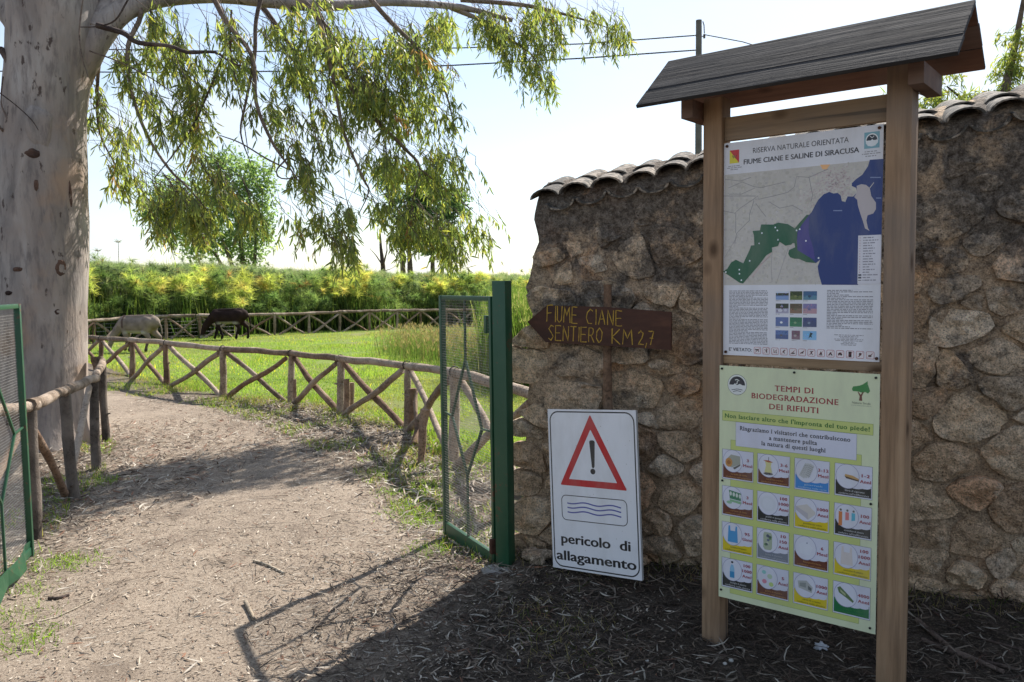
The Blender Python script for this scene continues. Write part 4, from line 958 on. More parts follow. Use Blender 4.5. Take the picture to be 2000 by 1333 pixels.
mk('footing', v, f, M_concrete, gR, smooth=False)
LA = G(62, 1088, .03); LB0 = G(2, 1160, .03); d_ = (LB0-LA).normalized(); LB = LA+d_*1.16
gate('metal_gate', LA, LB, ztop(48, 593, LA).z, .04, 'green metal gate leaf with buckled bottom plate in front of the big eucalyptus trunk', post=(LB+d_*.09, .056, 1.78, math.radians(12)), bent=True)

# ------------------------------------------------------------------ log fences
def log(name, a, b, r0, r1, parent, mat=None, seed=0, wav=.02, seg=6, stubs=0, n=9):
    R = random.Random(seed*31+7); a, b = Vector(a), Vector(b); d = b-a; e1 = d.normalized().orthogonal().normalized(); e2 = d.normalized().cross(e1)
    pts = []; rad = []
    p1, p2 = R.uniform(0, 6), R.uniform(0, 6)
    for i in range(seg+1):
        t = i/seg; w = wav*math.sin(PI*t); pts.append(a.lerp(b, t)+e1*w*math.sin(p1+t*4)+e2*w*math.sin(p2+t*5)); rad.append((r0*(1-t)+r1*t)*(1+R.uniform(-.09,.09)))
    m = MB(); m.tube(pts, rad, n, True, .16, seed)
    for _ in range(stubs):
        t = R.uniform(.15, .85); i = int(t*seg); p = pts[i]; a_ = R.uniform(0, 2*PI); dr = e1*math.cos(a_)+e2*math.sin(a_)
        m.tube([p+dr*rad[i]*.5, p+dr*(rad[i]+R.uniform(.012,.04))+d.normalized()*R.uniform(0,.02)], [rad[i]*.35, rad[i]*.15], 5)
    return m.build(name, mat or M_log, parent, origin=a, smooth=True, auto=60)
def fence(label, bases, tops, pr, rr, br, seed, brace_from=0, extra=None, braces=None, mats=None, n=8, group='log fences'):
    f = empty('log_fence', bases[0], label, 'fence', group); R = random.Random(seed); sd = seed*100
    Pn = []
    for i in range(len(bases)):
        b, t = Vector(bases[i]), Vector(tops[i]); b.z = H1(b.x, b.y)-.08
        j = Vector((R.uniform(-.015,.015), R.uniform(-.015,.015), 0))
        log('post', b, t-Vector((0,0,rr*.6))+j, pr*R.uniform(.9,1.15), pr*R.uniform(.8,1), f, R.choice(mats or [M_logred, M_log]), sd+i, .01, 5, 1, n); Pn.append((b, t))
    # top rail: several poles, lapped at the posts
    i = 0
    while i < len(tops)-1:
        k = min(R.choice([1, 2, 2]), len(tops)-1-i); pts = []
        for a in range(i, i+k+1): pts.append(Vector(tops[a]))
        full = []
        for a in range(len(pts)-1):
            for t in (0, .25, .5, .75): full.append(pts[a].lerp(pts[a+1], t)+Vector((0,0,R.uniform(-.012,.012)))+Vector((R.uniform(-.012,.012),)*2+(0,)))
        full.append(pts[-1]); d0 = (full[1]-full[0]).normalized(); d1 = (full[-1]-full[-2]).normalized()
        full[0] = full[0]-d0*.05; full[-1] = full[-1]+d1*.06
        m = MB(); m.tube(full, [rr*R.uniform(.88,1.1)*(1-.15*q/len(full)) for q in range(len(full))], n+1, True, .16, sd+i+50); m.build('rail', M_log, f, origin=full[0], smooth=True, auto=60); i += k
    for q_, (i, j) in enumerate(braces or []):
        (bt, tt_), (bb, tb) = Pn[i], Pn[j]; d = (bb-bt); d.z = 0; d.normalize(); nn_ = Vector((d.y, -d.x, 0)); nn_ = nn_ if nn_.y < 0 else -nn_
        log('brace', bb+Vector((0,0,.14))+nn_*pr*1.3-d*.03, Vector(tt_)-Vector((0,0,rr*1.5))+nn_*pr*.8, br, br*.85, f, [M_logred, M_log][q_ % 2], sd+q_+60, .012, 6, 1, n)
    for i in range(brace_from, len(bases)-1) if braces is None else ():
        (b0, t0), (b1, t1) = Pn[i], Pn[i+1]; d = (b1-b0); d.z = 0; L = d.length; d.normalize(); nn_ = Vector((d.y, -d.x, 0))
        for s, (pb, pt, dd) in enumerate((((b1, t1), (b0, t0), d), ((b0, t0), (b1, t1), -d))):
            base = pb[0] - dd*.10; base = Vector((base.x, base.y, H1(base.x, base.y)-.03)); top = Vector(pt[1]) + dd*.07 - Vector((0,0,rr*1.3)); off = nn_*(br*1.0)*(1 if s else -1)
            log('brace', base+off, top+off*.6, br*R.uniform(.9,1.15), br*R.uniform(.8,1), f, R.choice([M_log, M_logred, M_log]), sd+i*2+s+20, .025, 6, R.choice([0,1,2]), n)
    return f
nb = [G(*q) for q in near_posts]; ntp = [ztop(x, y, b) for (x, y), b in zip(near_tops, nb)]
nf = fence('rustic log fence with crossed braces running along the right edge of the path', nb, ntp, .056, .052, .043, 3)
for (x, y, h, r) in ((676,812,.50,.05),(686,806,.42,.045),(805,842,.52,.055),(575,790,.38,.03)):
    b = G(x, y); log('stump', b-Vector((0,0,.1)), b+Vector((.02,0,h)), r, r*.8, nf, M_logred, int(x), .01, 4, 1)
b1 = G(700, 815); log('broken_branch', G(810, 870)+Vector((0,0,.0)), ztop(818, 755, G(806,845)), .045, .012, nf, M_logred, 91, .05, 7, 3)
log('broken_branch', G(822, 905), ztop(830, 800, G(822,905)), .035, .05, nf, M_logred, 92, .03, 6, 2)
for i, b in enumerate(nb[:-1]):                                      # dark lashings on the rail, pale wire round some posts
    t_ = ntp[i]; d = (ntp[i+1]-ntp[max(0, i-1)]).normalized(); e1 = d.cross(Vector((0,0,1))).normalized(); e2 = e1.cross(d)
    m = MB(); m.tube([t_+(e1*math.cos(k*PI/6)+e2*math.sin(k*PI/6))*.056 for k in range(13)], .007, 5); m.build('lashing', M_cable, nf, smooth=True)
    if i in (2, 4, 6, 7):
        c_ = b.lerp(t_, .55); m = MB(); m.tube([c_+Vector((math.cos(k*PI/6)*.060, math.sin(k*PI/6)*.060, .012*math.sin(k+i))) for k in range(13)], .004, 4); m.build('wire_tie', M_wire, nf, smooth=True)
lb_px = [(-240,1290),(-70,1130),(66,1052),(146,974),(189,917),(207,862)]; lt_px = [(-240,845),(-70,815),(63,793),(130,762),(184,738),(200,706)]
lb = [G(*q) for q in lb_px]; lt = [ztop(x, y, b) for (x, y), b in zip(lt_px, lb)]
lf = fence('weathered log fence in the left foreground, passing in front of the eucalyptus trunk', lb, lt, .050, .046, .034, 5, braces=[(2,3),(4,3),(2,1),(0,1)], mats=[M_darklog])
log('rail_end', ztop(193, 722, lb[-1]), ztop(190, 697, lb[-1]), .065, .07, lf, M_log, 17, 0, 3, 0)
fx = [-470,-400,-330,-260,-180,-105,-30,45,120,184,248,324,390,462,536,603,663,722,775,822,872,925]
fy = np.interp(fx, [-470,150,218,380,534,600,711,777,840,930], [706,676,668,663,656,652,646,642,640,637]); fty = np.interp(fx, [-470,120,160,240,330,400,505,600,663,711,777,850,930], [655,631,628,622,618,617,615,613,610,608,607,606,606])
fb = [G(x, y) for x, y in zip(fx, fy)]; ft = [ztop(x, y, b) for x, y, b in zip(fx, fty, fb)]
ff = fence('distant sunlit log fence standing between the green meadow and the papyrus', fb, ft, .055, .06, .042, 9, n=6)
V = []; T = []
for i in range(0, 13):
    for hz_ in (.12,.25,.38,.5,.62,.74):
        a, b = fb[i], fb[i+1]; a = a+Vector((0,.06,hz_)); b = b+Vector((0,.06,hz_)); n0 = len(V)
        for p in (a, b):
            V += [tuple(p+Vector((0,0,.005))), tuple(p+Vector((0,.005,-.004))), tuple(p+Vector((0,-.005,-.004)))]
        for k in range(3): x0, x1 = n0+k, n0+(k+1) % 3; T += [(x0,x1,x1+3),(x0,x1+3,x0+3)]
wm = tri_mesh('wire_strands', V, T, M_wire, ff, origin=fb[0]); wm['kind'] = 'stuff'

# ------------------------------------------------------------------ donkeys
def donkey(label, loc, scale, yaw, coat, belly, muzzle, dark, cross, seed, stride=.0):
    R = random.Random(seed); bm = bmesh.new()
    def cap(a, b, ra, rb, sy=1.0, n=14):
        """tapered capsule, flattened sideways (y) by sy"""
        a, b = Vector(a), Vector(b); d = (b-a); L = d.length; d.normalize(); e = Vector((0,1,0)); e = (e-d*e.dot(d)).normalized(); g = d.cross(e)
        rings = []
        prof = [(-ra*.98, .2), (-ra*.75, .66), (-ra*.4, .92)]
        for o, k in prof: rings.append((a+d*o, ra*k))
        for t in (0, .33, .66, 1): rings.append((a.lerp(b, t), ra*(1-t)+rb*t))
        for o, k in reversed(prof): rings.append((b-d*o*rb/ra, rb*k))
        vs = []
        for c_, r in rings: vs.append([bm.verts.new(c_+e*math.cos(2*PI*k/n)*r*sy+g*math.sin(2*PI*k/n)*r) for k in range(n)])
        for i in range(len(vs)-1):
            for k in range(n): bm.faces.new((vs[i][k], vs[i][(k+1)%n], vs[i+1][(k+1)%n], vs[i+1][k]))
        bm.faces.new(vs[0][::-1]); bm.faces.new(vs[-1])
    # trunk: deep chest, belly, croup (facing -X)
    cap((-.40,0,.83),(-.05,0,.78),.24,.255,.88); cap((-.05,0,.78),(.30,0,.80),.258,.245,.9); cap((.30,0,.85),(.50,0,.87),.25,.215,.88)
    cap((-.30,0,.98),(.45,0,.985),.13,.14,.75); cap((-.42,0,.97),(-.30,0,.99),.13,.12,.6)
    # neck reaching down, head
    cap((-.44,0,.90),(-.70,0,.64),.20,.145,.6); cap((-.70,0,.64),(-.86,0,.42),.15,.12,.65)
    cap((-.87,0,.44),(-.93,0,.26),.105,.085,.68); cap((-.93,0,.27),(-.985,0,.09),.082,.058,.75); cap((-.985,0,.10),(-1.0,0,.06),.062,.052,.85)
    # ears
    for s in (-1, 1): cap((-.80,s*.05,.48),(-.70-.02*s,s*.10,.66),.045,.042,.5); cap((-.70-.02*s,s*.10,.66),(-.63,s*.12,.79),.042,.015,.45)
    # legs: hooves on the ground; hock points backwards
    for s, st in ((-1, .10), (1, -.06)):
        st = st*(1+stride)
        cap((-.40,s*.11,.78),(-.39+st*.2,s*.12,.50),.12,.075); cap((-.39+st*.2,s*.12,.50),(-.40+st*.5,s*.12,.36),.070,.058); cap((-.40+st*.5,s*.12,.37),(-.40+st,s*.12,.13),.052,.042); cap((-.40+st,s*.12,.13),(-.43+st,s*.12,.035),.044,.052)
    for s, st in ((-1, -.10), (1, .08)):
        st = st*(1+stride)
        cap((.42,s*.10,.86),(.36+st*.4,s*.12,.60),.19,.12,.8); cap((.36+st*.4,s*.12,.60),(.53+st*.7,s*.12,.42),.105,.062); cap((.53+st*.7,s*.12,.42),(.50+st,s*.12,.14),.054,.042); cap((.50+st,s*.12,.14),(.475+st,s*.12,.035),.044,.052)
    # tail dock
    cap((.66,0,.93),(.76,0,.72),.035,.025); cap((.76,0,.72),(.78,0,.52),.025,.02)
    me = bpy.data.meshes.new('donkey_body'); bm.to_mesh(me); bm.free()
    o = bpy.data.objects.new('tmp', me); COL.objects.link(o); md_ = o.modifiers.new('r', 'REMESH'); md_.mode = 'VOXEL'; md_.voxel_size = .019; md_.use_smooth_shade = True
    sm = o.modifiers.new('s', 'SMOOTH'); sm.iterations = 4; sm.factor = .5
    dg = bpy.context.evaluated_depsgraph_get(); me2 = bpy.data.meshes.new_from_object(o.evaluated_get(dg)); me2.name = 'donkey_body'; bpy.data.objects.remove(o)
    co = np.empty(len(me2.vertices)*3); me2.vertices.foreach_get('co', co); co = co.reshape(-1, 3); x, y, z = co.T
    c = np.tile(np.array(coat), (len(co), 1)); mixv = lambda m_, col: c.__setitem__(slice(None), c*(1-m_[:, None])+np.array(col)*m_[:, None])
    sm_ = lambda v, a, b: np.clip((v-a)/(b-a), 0, 1)
    nzv = np.array([noise.fractal(Vector(p)*5, 1, 2, 3) for p in co]); c *= (1+.35*nzv)[:, None]
    mixv(sm_(z, .66, .60)*sm_(z, .52, .56)*sm_(x, -.42, -.3)*sm_(x, .42, .3), belly)
    mixv(sm_(z, .17, .11)*sm_(x, -.85, -.92), muzzle)
    mixv(sm_(z, .52, .30)*sm_(x, -.75, -.60), dark); mixv(sm_(z, .06, .04)*sm_(x, -.75, -.60), (.02,.018,.015))
    mixv(sm_(z, 1.07, 1.10)*.7, dark)
    if cross: mixv(sm_(np.abs(x+.42-(1-z)*.12), .045, .02)*sm_(z, .68, .74)*.85, (.07,.04,.03))
    a = me2.color_attributes.new('Col', 'FLOAT_COLOR', 'POINT'); cc_ = np.ones((len(co), 4)); cc_[:, :3] = np.clip(c, .005, 1); a.data.foreach_set('color', cc_.ravel())
    me2.materials.clear(); me2.materials.append(M_fur)
    d = empty('donkey', loc, label, 'donkey', 'donkeys grazing in the meadow'); d.rotation_euler = (0, 0, yaw); d.scale = (scale,)*3
    b = bpy.data.objects.new('body', me2); COL.objects.link(b); b.parent = d
    def hair(name, pts, col, L, n):
        V, T = [], []
        for _ in range(n):
            t = R.random(); i = min(int(t*(len(pts)-1)), len(pts)-2); p = Vector(pts[i]).lerp(Vector(pts[i+1]), t*(len(pts)-1)-i)
            dr = Vector(L)+Vector((R.uniform(-.02,.02), R.uniform(-.02,.02), R.uniform(-.02,.02))); w = Vector((R.uniform(-.008,.008), R.uniform(-.008,.008), 0)); k = len(V)
            V += [tuple(p-w), tuple(p+w), tuple(p+dr)]; T.append((k, k+1, k+2))
        me = bpy.data.meshes.new(name); me.from_pydata(V, [], T); me.materials.append(M_fur); a = me.color_attributes.new('Col', 'FLOAT_COLOR', 'POINT'); q = np.ones((len(V), 4)); q[:, :3] = col; a.data.foreach_set('color', q.ravel())
        h = bpy.data.objects.new(name, me); COL.objects.link(h); h.parent = d
    hair('mane', [(-.42,0,1.08),(-.58,0,.92),(-.72,0,.74),(-.80,0,.56)], dark, (-.025,0,.05), 260); hair('tail_tuft', [(.78,0,.56),(.785,0,.48),(.78,0,.40)], dark, (.0,0,-.10), 120)
M_fur = vcol('donkey coat', .85, 0, .12, 0)
p = G(448, 664); p.z = H1(p.x, p.y)+.01; donkey('dark brown donkey grazing near the far log fence', p, .92, math.radians(4), (.024,.013,.011), (.30,.27,.22), (.26,.24,.21), (.014,.009,.009), False, 1, 1.0)
p = G(272, 686); p.z = H1(p.x, p.y)+.01; donkey('pale grey-brown donkey with a dark shoulder stripe, grazing behind the near log fence', p, .92, math.radians(-8), (.22,.175,.14), (.36,.33,.29), (.32,.30,.28), (.12,.085,.068), True, 2, .8)

# ------------------------------------------------------------------ foliage machinery
def leaves_np(base, d, L, w, curve, col, twist=None):
    """vectorised lance leaves. base,d (n,3) L,w,curve (n) col (n,3) -> V,T,C"""
    n = len(base); up = rng.normal(size=(n, 3)); s = np.cross(d, up); s /= np.linalg.norm(s, axis=1)[:, None]+1e-9; q = np.cross(d, s)
    L_, w_, c_ = L[:, None], w[:, None]/2, curve[:, None]*L[:, None]
    p0 = base; m1 = base+d*L_*.35+q*c_*.45; m2 = base+d*L_*.7+q*c_*.35; tip = base+d*L_-q*c_*.3
    V = np.stack([p0, m1-s*w_, m1+s*w_, m2-s*w_*.8, m2+s*w_*.8, tip], 1).reshape(-1, 3)
    T = (np.array([[0,1,2],[1,3,4],[1,4,2],[3,5,4]])[None]+(np.arange(n)*6)[:, None, None]).reshape(-1, 3)
    C = np.repeat(col, 6, axis=0); return V, T, C
def unit(a): return a/(np.linalg.norm(a, axis=-1, keepdims=True)+1e-9)
def palette(n, cols, p=None, jit=.18):
    cols = np.array(cols); k = rng.choice(len(cols), n, p=p); c = cols[k]*(1+rng.uniform(-jit, jit, (n, 1))); return c
EUC = [(.135,.165,.062),(.185,.205,.068),(.095,.122,.055),(.26,.25,.070),(.25,.19,.085)]

# ------------------------------------------------------------------ big eucalyptus
def big_tree():
    R = random.Random(6); base = G(92, 868); base.z = 0; D = depth(base)
    t = empty('eucalyptus_tree', base, 'massive eucalyptus with smooth pale bark and drooping leafy branches over the path', 'tree')
    def tw(px, py, dd=0): return P(px, py, D+dd)
    m_, tt, b, o = newmat('smooth eucalyptus bark')
    v = coords(tt, (1,1,.22), 'World', False); v1 = coords(tt, (1,1,1), 'World', False); n1 = nz(tt, v, 3.2, 6, .62, .8); n2 = nz(tt, v, 16, 5, .65); n3 = nz(tt, v1, 1.1, 4, .55); n4 = nz(tt, coords(tt, (1,1,.45), 'World', False), 9, 4, .6)
    c = ramp(tt, n1, [(.32, (.155,.137,.125)), (.46, (.27,.238,.215)), (.58, (.36,.315,.278)), (.72, (.41,.375,.345))])
    c = mixc(tt, mapr(tt, n3, .42, .66, 0, .7), c, (.29,.215,.165)); c = mixc(tt, mapr(tt, n2, .50, .68, 0, .75), c, (.14,.115,.105))
    c = mixc(tt, mapr(tt, n4, .635, .675, 0, .9), c, (.06,.038,.030)); c = mixc(tt, mapr(tt, n3, .60, .72, 0, .5), c, (.44,.27,.16))
    lk(tt, c, b.inputs['Base Color']); b.inputs['Roughness'].default_value = .72; bump(tt, b, mth(tt, 'ADD', n1, mth(tt, 'MULTIPLY', n2, .6)), .7, .03); M_bark = m_
    # trunk: dense lofted surface, flared foot with buttress lobes
    ctr = [(84,905,214),(84,868,202),(84,830,193),(83,760,186),(83,660,184),(85,560,182),(87,450,178),(92,330,171),(95,220,163),(104,140,170),(110,70,178),(114,10,182),(118,-60,180)]
    v = []; NR_ = 40; rows = []
    cs = [(np.array(tw(x-8, y)), .925*w/F_PX*D/2) for x, y, w in ctr]
    ks = np.linspace(0, len(cs)-1, 90)
    for kf in ks:
        i = min(int(kf), len(cs)-2); f_ = kf-i; c0 = cs[i][0]*(1-f_)+cs[i+1][0]*f_; r = cs[i][1]*(1-f_)+cs[i+1][1]*f_
        z = c0[2]; foot = max(0, 1-z/.55)
        for k in range(NR_):
            a = 2*PI*k/NR_; rr = r*(1+.03*math.sin(2*a+1+z*.5)+.04*noise.noise(Vector((math.cos(a)*1.1, math.sin(a)*1.1, z*.7)))+.022*noise.fractal(Vector((math.cos(a)*3, math.sin(a)*3, z*1.6+4)), 1, 2, 3) + foot*foot*.10*abs(math.sin(2.5*a+.6)))
            v.append((c0[0]+math.cos(a)*rr, c0[1]+math.sin(a)*rr, z if kf > 0 else -.15))
    f = [(i*NR_+k, i*NR_+(k+1)%NR_, (i+1)*NR_+(k+1)%NR_, (i+1)*NR_+k) for i in range(89) for k in range(NR_)]
    mk('trunk', v, f, M_bark, t, origin=base)
    M_knot = bark_wood('dark bark scar', (.03,.018,.014), (.07,.04,.03), (.14,.08,.055))
    def knot(px, py, rx, ry, dep, mat, seed):
        # find the trunk surface along this ray
        zc = P(px, py, D).z; i_ = min(range(len(cs)), key=lambda i: abs(cs[i][0][2]-zc)); j = i_-1 if (cs[i_][0][2] > zc and i_ > 0) else i_; j = min(j, len(cs)-2)
        f_ = (zc-cs[j][0][2])/(cs[j+1][0][2]-cs[j][0][2]); c0 = cs[j][0]*(1-f_)+cs[j+1][0]*f_; r = cs[j][1]*(1-f_)+cs[j+1][1]*f_
        dx = (P(px, py, D).x-c0[0])/r; dx = max(-.97, min(.97, dx)); n_ = Vector((dx, -math.sqrt(1-dx*dx), 0)); p_ = Vector((c0[0], c0[1], zc))+n_*r*.975; sd_ = Vector((-n_.y, n_.x, 0)); Zv = Vector((0,0,1)); vv = []; A = 12
        for ra, h in ((1.15,-.3),(.95,.35),(.6,.8),(.25,.6)):
            for k in range(A):
                a = 2*PI*k/A; q = 1+.35*noise.noise(Vector((math.cos(a)*1.5+seed, math.sin(a)*1.5, h+seed)))
                vv.append(p_+sd_*math.cos(a)*ra*rx*q/F_PX*D+Zv*math.sin(a)*ra*ry*q/F_PX*D+n_*dep*h*(1+.5*noise.noise(Vector((a, h*3, seed)))))
        fc = [(a*A+k, a*A+(k+1)%A, (a+1)*A+(k+1)%A, (a+1)*A+k) for a in range(3) for k in range(A)]+[tuple(3*A+k for k in range(A))]
        mk('knot', vv, fc, mat, t, smooth=True)
    for i, (x, y, rx, ry, dp, mt) in enumerate([(146,526,13,20,.04,M_knot),(118,262,22,40,.055,M_bark),(108,312,13,9,.035,M_knot),(114,372,4,12,.02,M_knot),(155,385,5,30,.03,M_knot),(142,607,7,7,.025,M_knot),(83,528,8,4,.02,M_knot),(66,572,7,4,.02,M_knot),(85,800,20,26,.02,M_knot)]): knot(x, y, rx, ry, dp, mt, i*3.1)
    M_knotwood = bark_wood('torn branch collar', (.16,.07,.04), (.30,.16,.09), (.42,.30,.22))
    def limb(nm, pts, mat, n=10, par=t, rough=.12, sd=1, ks_=4):
        """pts: (px, py, depth offset, radius m)"""
        q = [tw(a, b, c) for a, b, c, _ in pts]; full = []; rad = []
        for i in range(len(q)-1):
            p_1 = q[i-1] if i else q[i]*2-q[i+1]; p0, p1 = q[i], q[i+1]; p2 = q[i+2] if i+2 < len(q) else q[i+1]*2-q[i]
            for k in range(ks_):
                u = k/ks_; full.append(.5*((2*p0)+(p1-p_1)*u+(2*p_1-5*p0+4*p1-p2)*u*u+(3*p0-p_1-3*p1+p2)*u**3)); rad.append(pts[i][3]*(1-u)+pts[i+1][3]*u)
        full.append(q[-1]); rad.append(pts[-1][3]); m = MB(); m.tube(full, rad, n, True, rough, sd); return m.build(nm, mat, par, origin=full[0], smooth=True, auto=70), full
    limb('limb', [(60,80,.1,.20),(20,20,.2,.17),(-60,-50,.3,.15),(-200,-160,.4,.12)], M_bark, 14, sd=2)
    limb('limb', [(110,40,-.1,.30),(130,-60,0,.27),(150,-300,.2,.22),(160,-700,.6,.15),(180,-1000,1,.08)], M_bark, 16, sd=3)
    limb('limb', [(120,190,.1,.22),(168,105,.05,.20),(215,40,.1,.15),(290,0,.3,.12),(420,-10,.6,.10),(620,12,1.0,.07),(760,5,1.6,.05),(900,15,2.2,.045),(1000,40,2.6,.03)], M_bark, 12, sd=4)
    limb('limb', [(185,60,0,.12),(260,-60,.4,.10),(420,-190,.9,.09),(650,-270,1.5,.07),(900,-230,2.2,.05),(1050,-120,2.6,.03)], M_bark, 10, sd=12)
    DK = M_twig
    limb('branch', [(190,50,-.3,.035),(240,65,-.35,.03),(270,84,-.35,.027),(330,90,-.3,.022),(368,103,-.3,.020),(420,103,-.3,.014),(450,122,-.25,.011),(490,135,-.2,.009)], DK, 7, sd=6)
    limb('branch', [(0,95,-.3,.035),(12,112,-.3,.04),(28,135,-.3,.045)], DK, 7, sd=61)
    limb('branch', [(-40,150,-.4,.02),(0,250,-.4,.014),(14,240,-.3,.03)], DK, 6, sd=62)
    br = [ # hanging branches (px,py,doff,r)
     [(400,-40,-.2,.035),(440,40,-.2,.03),(492,110,-.2,.026),(500,200,-.2,.022),(530,275,-.2,.018),(560,320,-.1,.012),(600,380,0,.006)],
     [(520,-40,.0,.03),(500,40,-.1,.024),(497,110,-.1,.022),(480,200,-.1,.016),(470,260,-.1,.010),(490,320,-.1,.005)],
     [(260,-20,.2,.035),(275,30,.2,.03),(250,90,.2,.026),(255,170,.2,.022),(285,260,.2,.018),(330,330,.2,.016),(370,370,.2,.012),(420,430,.3,.006)],
     [(560,-30,.6,.05),(640,60,.7,.04),(680,160,.8,.034),(730,230,.9,.028),(790,290,1.1,.022),(820,330,1.2,.016),(805,400,1.2,.012),(815,470,1.3,.005)],
     [(620,20,.4,.03),(650,150,.5,.024),(672,260,.5,.02),(710,350,.6,.014),(720,375,.6,.010),(700,420,.6,.005)],
     [(700,-30,.9,.035),(760,40,1.0,.03),(830,110,1.2,.022),(870,180,1.3,.015),(890,260,1.3,.007)],
     [(880,15,2.2,.04),(950,45,2.3,.03),(1000,80,2.4,.022),(1040,110,2.5,.014),(1060,160,2.5,.006)],
     [(900,0,2.2,.035),(1020,10,2.5,.03),(1090,25,2.7,.022),(1160,45,2.8,.012),(1200,60,2.9,.005)],
     [(420,150,-.1,.014),(380,240,-.1,.012),(340,300,0,.009),(300,350,0,.005)],
     [(200,60,.5,.03),(190,170,.5,.02),(195,260,.5,.014),(230,330,.5,.006)],
     [(560,310,-.1,.012),(540,335,-.1,.009),(560,350,-.05,.008),(640,330,.1,.005)],
     [(430,265,-.1,.006),(470,280,-.1,.008),(520,310,-.1,.010),(560,330,-.05,.008)],
     [(820,330,1.2,.013),(870,370,1.4,.009),(920,410,1.5,.005)],
     [(480,-30,1.2,.04),(560,80,1.2,.03),(600,170,1.2,.02),(610,250,1.2,.01)]]
    brs = [limb('branch', q, M_twig if i not in (0,3,4,5,6,7,2) else M_euctwig, 7, sd=20+i)[0] for i, q in enumerate(br)]
    # leafy sprays: blobs of the crown (px, py, rx, ry, depth offset, spread, sprays, owner, darkness)
    blobs = [(290,100,70,90,.3,.5,60,2),(350,180,70,70,.2,.4,56,2),(320,60,60,60,.5,.5,34,2),(375,250,40,50,.1,.3,26,2),(225,290,34,48,.5,.3,32,9),(190,210,24,40,.5,.3,14,9),(248,350,18,26,.5,.2,10,9),
      (320,265,28,60,.2,.3,14,2),(300,400,30,30,.2,.2,14,2),(345,385,60,45,.2,.4,44,2),(400,420,55,45,.3,.4,46,2),(430,350,40,50,.2,.4,26,2),(500,430,36,22,.2,.2,16,2),(395,320,40,30,.2,.3,16,2),
      (450,60,60,50,-.1,.5,30,0),(560,60,60,60,.6,.8,54,13),(600,150,50,60,.9,.6,42,13),(565,220,30,40,.6,.5,18,13),(640,50,60,60,.7,.8,56,3),(700,110,70,60,.9,.8,66,3),(760,60,60,60,1.2,.8,58,5),(830,60,40,50,1.3,.6,34,5),(830,130,50,50,1.3,.6,44,5),
      (680,190,60,50,.8,.6,44,3),(750,190,60,55,1.1,.7,54,3),(820,210,55,50,1.3,.6,46,5),(640,240,45,45,.7,.5,24,4),(870,260,40,40,1.4,.4,24,5),(900,300,22,24,1.5,.3,8,5),
      (600,300,50,30,.1,.4,22,0),(620,350,50,35,.1,.4,24,0),(640,410,40,30,.4,.3,22,4),(690,440,48,34,.5,.4,34,4),(655,470,30,18,.4,.3,10,4),(720,300,40,40,.9,.4,18,4),
      (790,340,55,45,1.2,.5,44,3),(850,340,45,40,1.3,.4,30,12),(820,420,60,50,1.2,.5,58,12),(870,440,45,45,1.4,.4,38,12),(845,490,40,30,1.4,.3,24,12),(910,430,32,26,1.5,.3,14,12),(935,425,22,26,1.6,.2,9,12),(750,400,34,34,1.0,.4,18,3),
      (955,40,45,30,2.3,.4,24,6),(1000,70,50,30,2.4,.5,30,6),(1060,40,55,32,2.6,.5,38,7),(1130,40,50,32,2.8,.4,34,7),(1180,45,34,30,2.9,.3,20,7),(1000,20,60,20,2.4,.4,20,7),(1050,120,40,30,2.5,.3,24,6),(1070,160,28,24,2.5,.3,14,6),(1160,90,30,18,2.8,.3,8,7),(980,110,30,20,2.4,.3,10,6),
      (450,150,30,40,-.1,.3,8,1),(500,200,30,50,-.1,.3,10,1)]
    acc = {i: ([], [], []) for i in range(len(br))}; twig = {i: MBt() for i in range(len(br))}
    for (x, y, rx, ry, dd, sp, n, own) in blobs:
        n = int(n*1.38); subs = [(R.gauss(0,.5), R.gauss(0,.5)) for _ in range(max(2, n//12))]
        pal_shift = R.uniform(.85, 1.2)
        for _ in range(n):
            sx, sy = R.choice(subs); p0 = tw(x+rx*sx+R.gauss(0,12), y+ry*sy+R.gauss(0,11)-10, dd+R.gauss(0, sp*.6))
            L = R.uniform(.14, .36); dr = Vector((R.gauss(.10, .45), R.gauss(0, .45), -R.uniform(.5, 1.1))).normalized(); k = R.randint(9, 16)
            ts = np.sort(rng.uniform(.05, 1, k)); bend = np.array([0, 0, -1.])*(ts**2)[:, None]*.10
            bs = np.array(p0)+np.array(dr)*ts[:, None]*L+bend
            d = unit(np.array([0, 0, -1.])+rng.normal(0, .52, (k, 3))+np.array(dr)*.35)
            Ls = rng.uniform(.09, .165, k); ws = rng.uniform(.014, .024, k)
            if R.random() < .012: col = palette(k, [(.28,.17,.07),(.22,.12,.07)])
            else: col = palette(k, EUC, [.3,.3,.2,.17,.03])*pal_shift
            acc[own][0].append(bs); acc[own][1].append(d); acc[own][2].append((Ls, ws, col))
            twig[own].add(p0, p0+dr*L*.6+Vector((0,0,-.02)), p0+dr*L+Vector((0,0,-.10)), .0035)
            if R.random() < .35:                                      # a thin twig back towards the branch
                twig[own].add(p0, p0+Vector((R.gauss(-.1,.12), R.gauss(0,.1), R.uniform(.08,.25))), p0+Vector((R.gauss(-.2,.2), R.gauss(0,.15), R.uniform(.25,.5))), .005)
    for i in acc:
        if not acc[i][0]: continue
        bs = np.concatenate(acc[i][0]); d = np.concatenate(acc[i][1]); Ls = np.concatenate([q[0] for q in acc[i][2]]); ws = np.concatenate([q[1] for q in acc[i][2]]); col = np.concatenate([q[2] for q in acc[i][2]])
        V, T, C_ = leaves_np(bs, d, Ls, ws, rng.uniform(-.16, .16, len(bs)), col)
        o_ = tri_mesh('leaves', V, T, M_leaf, brs[i], origin=LOC[brs[i].name], col=C_); o_['kind'] = 'stuff'
        V2, T2 = twig[i].out(); o_ = tri_mesh('twigs', V2, T2, M_twig, brs[i], origin=LOC[brs[i].name]); o_['kind'] = 'stuff'
